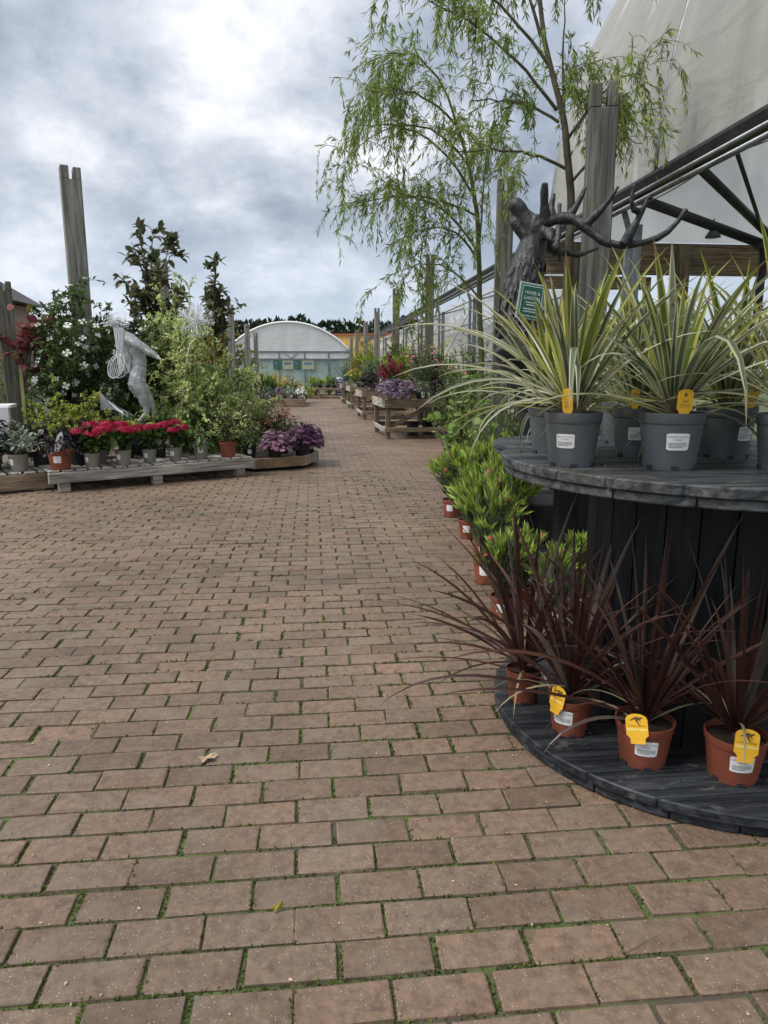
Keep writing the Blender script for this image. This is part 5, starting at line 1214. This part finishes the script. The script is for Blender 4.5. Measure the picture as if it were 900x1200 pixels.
# ------------------------------------------------------------------ wire sculptures
def build_woman():
    t = thing('wire_sculpture', 'silver wire sculpture of a winged woman leaning back with outstretched arm', 'sculpture', (-2.07, 9.05, 0))
    b = MB()
    def T(x, z, y=0): return (x + 2.13, y, z)
    ring = MB()
    def limb(pts, rad, n=12):
        P = np.array([T(*p) for p in pts], float); b.tube(P, rad, n)
        L = np.r_[0, np.cumsum(np.linalg.norm(np.diff(P, axis=0), axis=1))]
        for q in np.arange(.008, L[-1], .0135):
            i = min(np.searchsorted(L, q) - 1, len(L) - 2); f = (q - L[i]) / (L[i + 1] - L[i]); c = P[i] * (1 - f) + P[i + 1] * f; d = nrm(P[i + 1] - P[i]); rr = rad[i] * (1 - f) + rad[i + 1] * f
            A = nrm(np.cross(d, np.array([.1, 1., .05]))); B = np.cross(d, A); c = c + d * rr * .0
            ring.tube([c + (A * math.cos(a) + B * math.sin(a)) * (rr * 1.0 + .001) + d * .012 * math.sin(a + q * 40) for a in np.linspace(0, 2 * PI, 13)], .0036, 3, cap=False)
    # legs: weight leg and trailing leg, toes pointed left
    limb([(-2.21, .645, -.03), (-2.14, .685, -.03), (-2.095, .74, -.03), (-2.105, .83, -.03), (-2.125, .94, -.03), (-2.17, 1.06, -.03)], [.016, .028, .038, .052, .068, .085])
    limb([(-2.01, .63, .06), (-2.02, .70, .06), (-2.035, .80, .06), (-2.08, .93, .055), (-2.15, 1.06, .03)], [.018, .03, .042, .06, .08])
    limb([(-2.165, 1.0), (-2.195, 1.09), (-2.175, 1.2), (-2.14, 1.32), (-2.15, 1.43), (-2.18, 1.54), (-2.24, 1.63), (-2.30, 1.69)], [.09, .108, .093, .077, .083, .09, .078, .042], 16)
    limb([(-2.29, 1.68), (-2.335, 1.73), (-2.36, 1.76)], [.036, .032, .036])
    b.ball(T(-2.375, 1.79), .064, 0, 12, 8, (1, .85, 1.15)); limb([(-2.335, 1.795), (-2.312, 1.78)], [.017, .007], 6)
    for y, e in ((-.10, (-1.91, 1.405)), (.10, (-1.96, 1.44))):
        limb([(-2.27, 1.64, y * .7), (-2.18, 1.585, y * 1.3), (-2.08, 1.52, y * 1.4), (-1.99, 1.455, y * 1.3), (e[0] - .02, e[1] + .015, y), (e[0] + .03, e[1] - .012, y)], [.05, .047, .038, .029, .02, .010], 10)
    b.ball(T(-2.11, 1.50, -.04), .042, 0, 8, 6); b.ball(T(-2.11, 1.50, .04), .042, 0, 8, 6)
    remeshed(b, 'body', M['wire_core'], t, .009, 2); ring.build('wire_winding', M['wire'], t)
    r = rs(7); w = MB()
    for i in range(70):
        a = r.uniform(0, 2 * PI); z = r.uniform(-.4, 1); c = np.array([T(-2.385, 1.81)[0], 0, 1.81]); d = nrm(np.array([math.cos(a), math.sin(a), z]))
        p = c + d * .06; e = c + d * r.uniform(.09, .15) + r.normal(0, .03, 3); w.tube(bez(p, (p + e) / 2 + r.normal(0, .04, 3), e, 6), .0035, 4, cap=False)
    w.build('hair', M['wire'], t)
    w = MB()
    for i in range(26):
        y = -.12 + .24 * (i % 8) / 7; x0 = -2.39 + .03 * (i // 8); w.tube(bez(T(x0, 1.76, y), T(x0 + .01 + r.normal(0, .01), 1.6, y * 1.3), T(-2.36 + .10 * (i % 8) / 7 + r.normal(0, .01), 1.22 + r.uniform(0, .1), y * 1.2), 8), .0045, 4, cap=False)
    w.build('long_hair', M['wire'], t)
    for s_ in (-1, 1):
        w = MB(); L = []
        for k in range(25): a = 2 * PI * k / 24; L.append(T(-2.40 + .105 * math.cos(a) + .04 * math.sin(a), 1.31 + .14 * math.sin(a), s_ * (.10 + .05 * math.cos(a))))
        w.tube(L, .006, 5)
        for k in range(9):
            f = k / 8; p, q_ = np.array(L[2 + k]), np.array(L[22 - k]); w.tube([p, (p + q_) / 2 + np.array([0, .02, -.02]), q_], .003, 4, cap=False)
        w.build('wing', M['wire'], t)
    w = MB(); w.lathe([(0, .60), (.10, .60), (.13, .4), (.16, .0)], 14, 0, (-.02, 0, 0)); w.build('base', M['drum_core'], t)
build_woman()
t = thing('wire_sculpture', 'silver wire dandelion clock on a slanting stem among pale foliage', 'sculpture', (-1.68, 9.25, .0))
r = rs(9); w = MB(); c = np.array([.26, 0, 1.86])
w.tube(bez((.0, 0, .25), (.02, 0, 1.2), c, 14), .007, 6); w.build('stalk', M['wire'], t)
for k in range(1):
    w = MB()
    for i in range(110):
        d = rand_dir(r, 1)[0]; e = c + d * .19; w.tube([c + d * .02, e], .0022, 3, cap=False)
        for j in range(4): w.tube([e, e + nrm(d + rand_dir(r, 1)[0] * .9) * .045], .0018, 3, cap=False)
    w.build('seed_head', M['wire'], t)
t = thing('wire_sculpture', 'dark wire mesh tail shaped sculpture beside the winged woman', 'sculpture', (-2.42, 9.05, 0))
w = MB()
for s_ in (-1, 1):
    for i in range(14):
        f = i / 13; w.tube(bez((.12, 0, .72), (.0, s_ * .05, .78 + .05 * f), (-.12 + .34 * f * (s_ > 0), s_ * .16, 1.02 - .22 * f - .12 * (s_ > 0)), 8), .0045, 4, cap=False)
w.build('fluke', M['wire'], t)
w = MB(); w.tube(bez((.12, 0, .74), (.2, 0, .5), (.1, 0, .24), 10), [.05, .06, .07, .08, .09, .1, .1, .1, .1, .1], 10); w.build('stem', M['wound_wire'], t)
# white painted bench end at the left edge
t = thing('white_seat', 'white painted wooden seat end at the left edge behind the mossy platform', 'seat', (-3.72, 8.65, 0), R(12))
for nm, x0, x1, y0, y1, z0, z1 in (('back_post', 0, .07, 0, .07, 0, 1.04), ('back_post', -.85, -.78, 0, .07, 0, 1.04), ('seat_board', -.86, .28, -.3, .12, .84, .88), ('front_panel', -.8, .26, -.32, -.29, .55, .86), ('leg', .2, .26, -.28, -.22, 0, .84)):
    q = MB(); q.box(x0, x1, y0, y1, z0, z1); q.build(nm, M['white_paint'], t, bevel=.005)

# ------------------------------------------------------------------ middle distance
t = thing('planter_box', 'pale wooden planter box with a row of small pots, in front of the white tunnel', 'planter', (-3.4, 25.3, 0))
for nm, x0, x1, y0, y1, m in (('front_board', 0, 1.55, 0, .04, 'brown_wood_x'), ('front_board', 1.555, 3.12, 0, .04, 'brown_wood_x'), ('side_board', 3.08, 3.12, .042, 3., 'grey_wood_y'), ('side_board', 0, .04, .042, 3., 'grey_wood_y')):
    q = MB(); q.box(x0, x1, y0, y1, 0.01, .27); q.build(nm, M[m], t, bevel=.006)
q = MB(); q.box(.045, 3.075, .045, 2.95, .02, .245); q.build('deck', M['brown_wood_x'], t)
kinds = [('heuch_dusk', 'dusky'), ('heuch_dusk', 'greyish'), ('heuch_purple', 'purple'), ('grey_green', 'grey green'), ('heuch_dusk', 'mauve'), ('silver', 'silvery'), ('white_petal', 'white flowered')]
for i, (mt, ad) in enumerate(kinds):
    pp(f'{ad} leaved small pot plant, {["leftmost", "second", "third", "fourth", "fifth", "sixth", "rightmost"][i]} in the planter box row', (-2.72 + .385 * i, 25.52, .247), F(fol_mound, mat=M[mt], H=.27, Rd=.22, n=70, tpl='ovate', L=.09, W=.05), 400 + i, group='small pots along the planter box', pot='taupe', rt=.14, h=.24, lab=FWD + .5)
MID = [('leafy_plant', 'tall blue green leafy bush at the left of the planter box', (-2.6, 26.4), 1.45, .75, 'blue_green', 1600, .10, .045), ('leafy_plant', 'second leafy green bush behind the planter box pots', (-1.75, 26.9), 1.15, .6, 'green', 1100, .10, .045),
       ('leafy_plant', 'green foliage at the right end of the planter box', (-.75, 26.6), .85, .5, 'green', 800, .09, .04), ('leafy_plant', 'orange tipped bedding plant right of the yellow leaved one', (-.85, 27.6), 1.0, .5, 'orange', 500, .08, .05),
       ('leafy_plant', 'bright green low plant between planter box and far bench', (-.35, 28.6), .8, .45, 'lime', 600, .08, .04), ('leafy_plant', 'dense green bush further left behind the planter box', (-3.6, 27.5), 1.7, .9, 'green', 1500, .11, .05)]
for i, (nm, lab, (x, y), H, Rd, mt, n, L, W) in enumerate(MID): shrub(nm, lab, (x, y, 0), H, Rd, mt, n=34, twig=5, leaves=int(n * 1.8), L=L, W=W, seed=420 + i, cat='plant', tlen=.3, zlo=.6, flat=.4)
t = thing('yellow_leaved_plant', 'yellow strap leaved plant in the middle of the far display', 'plant', (-1.45, 27.4, 0)); r = rs(430); m = MB(); straps(m, r, rosette(r, 60, 1.3, .09, .2, 1.45, (.2, 1.3)), .15, 6); m.build('foliage', [M['yellow_leaf'], M['yellow_leaf']], t)
shrub('autumn_tree', 'yellow green hedge like tree with orange tints behind the left posts', (-4.1, 33., 0), 4.2, 1.5, 'autumn', n=40, twig=6, leaves=3200, L=.16, W=.09, seed=431, zlo=.4, flat=.35, cat='tree', tlen=.7, rstem=.04)
# far bench with bags
t = thing('display_bench', 'low timber bench across the far end of the path', 'display bench', (-.25, 33., 0))
for nm, x0, x1, y0, y1, z0, z1, m in (('top_board', 0, 2.0, 0, 1.2, .38, .47, 'brown_wood_x'), ('lower_shelf', .05, 1.95, .05, 1.15, .10, .16, 'brown_wood_x'), ('leg', .0, .10, -.004, .1, 0, .375, 'brown_wood_z'), ('leg', .5, .60, -.004, .1, 0, .375, 'brown_wood_z'), ('leg', 1.9, 2., -.004, .1, 0, .375, 'brown_wood_z'), ('leg', 0, .1, 1.1, 1.2, 0, .375, 'brown_wood_z'), ('leg', 1.9, 2., 1.1, 1.2, 0, .375, 'brown_wood_z'), ('toe_board', .02, 1.98, .03, .06, .02, .09, 'brown_wood_x')):
    q = MB(); q.box(x0, x1, y0, y1, z0, z1); q.build(nm, M[m], t, bevel=.005)
def bag(label, loc, mat, w=.42, d=.3, h=.12, stripe=True):
    t = thing('compost_bag', label, 'bag', loc, R(8), 'compost bags on the far bench'); b = MB(); b.ball((0, 0, h / 2), .5, 0, 16, 10, (w, d, h * 1.0)); o = b.build('sack', M[mat], t, smooth=True)
    v = np.array([x.co for x in o.data.vertices]); 
    for i, p in enumerate(v): o.data.vertices[i].co = (math.copysign(min(abs(p[0]) * 1.35, w / 2), p[0]), math.copysign(min(abs(p[1]) * 1.35, d / 2), p[1]), p[2])
    if stripe:
        b = MB(); b.box(-w * .34, w * .34, -d / 2 - .006, -d / 2 - .002, h * .35, h * .65); b.build('printed_band', M['white_bag'], t)
for k, (z, m) in enumerate(((.472, 'purple_bag'), (.592, 'purple_bag'), (.712, 'purple_bag'), (.832, 'white_bag'))):
    bag(['purple plastic bag at the bottom of the stack on the far bench', 'second purple bag up in the stack on the far bench', 'third purple bag up in the stack on the far bench', 'white bag topping the purple stack on the far bench'][k], (1.32, 33.4, z), m, stripe=k < 3)
for k, z in enumerate((.165, .265)): bag(['lower purple bag on the shelf under the far bench', 'upper purple bag on the shelf under the far bench'][k], (1.25, 33.3, z), 'purple_bag', h=.1)
for i, (x, lab, mt, H) in enumerate([(-.0, 'lime green plant at the left of the far bench', 'lime', .38), (.35, 'lime green plant left of the middle of the far bench', 'lime', .32), (.72, 'brightest lime green plant near the middle of the far bench', 'lime', .45), (1.0, 'dark green plant beside the purple bags on the far bench', 'green', .42)]):
    pp(lab, (x, 33.3, .472), F(fol_bush, mat=mt, H=H, Rd=.24, n=18, leaves=200, L=.09, W=.05), 440 + i, pot='black_pot', rt=.12, h=.12, group='plants on the far bench')
for i, (x, y, H, mt, lab) in enumerate([(.15, 36.0, 1.1, 'grey_green', 'greyish grass like plant behind the far bench, left one'), (.85, 36.4, 1.15, 'grey_green', 'greyish grass like plant behind the far bench, right one'), (1.7, 35.5, 1.2, 'dark_purple', 'dark purple leaved plant behind the bag stack')]):
    shrub('leafy_plant', lab, (x, y, 0), H, .5, mt, n=26, twig=3, leaves=600, L=.12, W=.03, seed=450 + i, cat='plant')
# white tunnel house across the end of the path
def build_far_tunnel():
    Y = 46.; cx = -1.45; a = 3.85; z0 = 2.45; top = 4.22
    t = thing('polytunnel', 'white arched polytunnel across the end of the path', 'polytunnel', (cx, Y, 0))
    n = 33; rad = (a * a + (top - z0) ** 2) / (2 * (top - z0)); th = math.asin(a / rad); pts = [(rad * math.sin(q), z0 + rad * math.cos(q) - (rad - (top - z0))) for q in np.linspace(-th, th, n)]
    m = MB(); V = []
    for x, z in pts: V += [(x, 0, z), (x, 14, z)]
    m.add(V, [(2 * i, 2 * i + 1, 2 * i + 3, 2 * i + 2) for i in range(n - 1)]); m.build('roof_film', M['film_white'], t, smooth=True)
    m = MB(); V = []
    for x, z in pts: V += [(x, -.01, 2.45), (x, -.01, max(z - .03, 2.451))]
    m.add(V, [(2 * i, 2 * i + 2, 2 * i + 3, 2 * i + 1) for i in range(n - 1)]); m.build('gable_film', M['film_white'], t)
    m = MB(); m.tube([(x, -.04, z) for x, z in pts], .07, 8); m.build('arch_trim', M['white_paint'], t, smooth=True)
    for z0_, z1_, mt in ((2.36, 2.46, 'steel'), (1.92, 2.0, 'steel')):
        m = MB(); m.box(-a, a, -.06, .0, z0_, z1_); m.build('cross_rail', M[mt], t)
    m = MB(); m.box(-a, a, -.02, .0, 2.0, 2.36); m.build('fascia_film', M['film_white'], t)
    m = MB(); m.box(-a, a, .0, .03, 0, 1.92); m.build('window_film', M['film_clear'], t)
    for x in (-a, -2.4, -.6, 1.0, 2.5, a):
        m = MB(); m.box(x - .04, x + .04, -.05, -.002, 0, 2.36); m.build('upright', M['steel'], t)
    for x0, x1 in ((.15, -.25), (.15, .55)):
        m = MB(); m.beam((x0, -.04, 2.02), (x1, -.04, 2.32), .03, .03); m.build('strut', M['steel'], t)
    for s_ in (-1, 1):
        m = MB(); m.box(s_ * a - .02, s_ * a + .02, .04, 14, 0, 2.45); m.build('side_wall', M['film_white'], t)
build_far_tunnel()
for i, (x0, x1, c1, lab) in enumerate([(-2.42, -1.92, 'sign_green', 'dark green poster, left of the four on the tunnel front'), (-1.85, -1.2, 'tag_pale', 'cream poster, second of the four on the tunnel front'), (-1.1, -.7, 'sign_green', 'green and blue poster, third of the four on the tunnel front'), (-.62, .12, 'tag_pale', 'wide cream poster, rightmost on the tunnel front')]):
    t = thing('poster', lab, 'poster', ((x0 + x1) / 2, 45.93, 1.6), 0, 'posters on the tunnel front'); w = (x1 - x0) / 2
    q = MB(); q.box(-w, w, 0, .015, -.27, .27); q.build('board', M['poster_cream'] if c1 == 'tag_pale' else M['poster_green'], t)
    q = MB(); r = rs(i); q.box(-w * .7, w * .1 if c1 != 'tag_pale' else w * .7, -.008, -.002, .02, .18); q.build('printed_block', M['poster_print'], t)
# yellow boarded building with red fascia, set at an angle
t = thing('yellow_building', 'yellow boarded building with a red roof edge beyond the posts', 'building', (1.2, 53., 0), R(-24))
q = MB(); q.box(0, 9, 0, 6, 0, 3.74); q.build('wall', M['yellow_boards'], t)
q = MB(); q.box(-.15, 9.3, -.14, -.02, 3.75, 3.85); q.build('fascia', M['fascia_red'], t); q = MB(); q.box(-.15, 9.3, -.015, 6.3, 3.745, 3.86); q.build('roof', M['fascia_red'], t)
# house at the far left
t = thing('house', 'low brown rendered house with dark eaves at the far left', 'house', (-19.6, 30., 0))
q = MB(); q.box(0, 6.4, 0, 6, 0, 4.15); q.build('wall', M['dark_house_wall'], t)
q = MB(); q.add([(-.5, -.6, 4.2), (7.0, -.6, 4.2), (7.0, 6.6, 4.2), (-.5, 6.6, 4.2), (1.2, 3, 5.6), (5.4, 3, 5.6)], [(0, 1, 5, 4), (1, 2, 5), (2, 3, 4, 5), (3, 0, 4), (3, 2, 1, 0)]); rf = q.build('roof', M['roof_tile'], t)
q = MB(); q.box(-.55, 7.05, -.66, -.605, 4.02, 4.22); q.build('gutter', M['white_paint'], rf)
# conifer hedge along the back
t = thing('conifer_hedge', 'tall dark conifer hedge along the back of the garden centre', 'hedge', (0, 76, 0)); r = rs(500); m = MB(); n = 15000
x = r.uniform(-42, 42, n); top = 5.9 + .9 * np.array([mnoise.noise(Vector((q * .35, 0, 2))) for q in x]) + .8 * np.array([abs(mnoise.noise(Vector((q * 1.3, 5, 2)))) for q in x])
z = top * r.uniform(0, 1, n) ** .55; y = r.normal(0, .55, n) - .6 * (z < top - .7)
m.leaves('lance', np.stack([x, y, z], 1), nrm(np.stack([r.normal(0, .4, n), r.normal(0, .3, n) - .3, np.ones(n) * .8], 1)), rand_dir(r, n) + np.array([0, -1, 0]), r.uniform(.3, .75, n), r.uniform(.22, .45, n)); m.build('foliage', M['conifer'], t)
m = MB()
for i in range(34): m.tube([(-41 + i * 2.5, 0, 0), (-41 + i * 2.5 + r.normal(0, .1), 0, 4.5)], [.16, .05], 6)
m.build('trunks', M['bark'], t); m = MB(); m.box(-42, 42, .3, .9, 0, 4.9); m.build('inner_growth', M['conifer'], t)
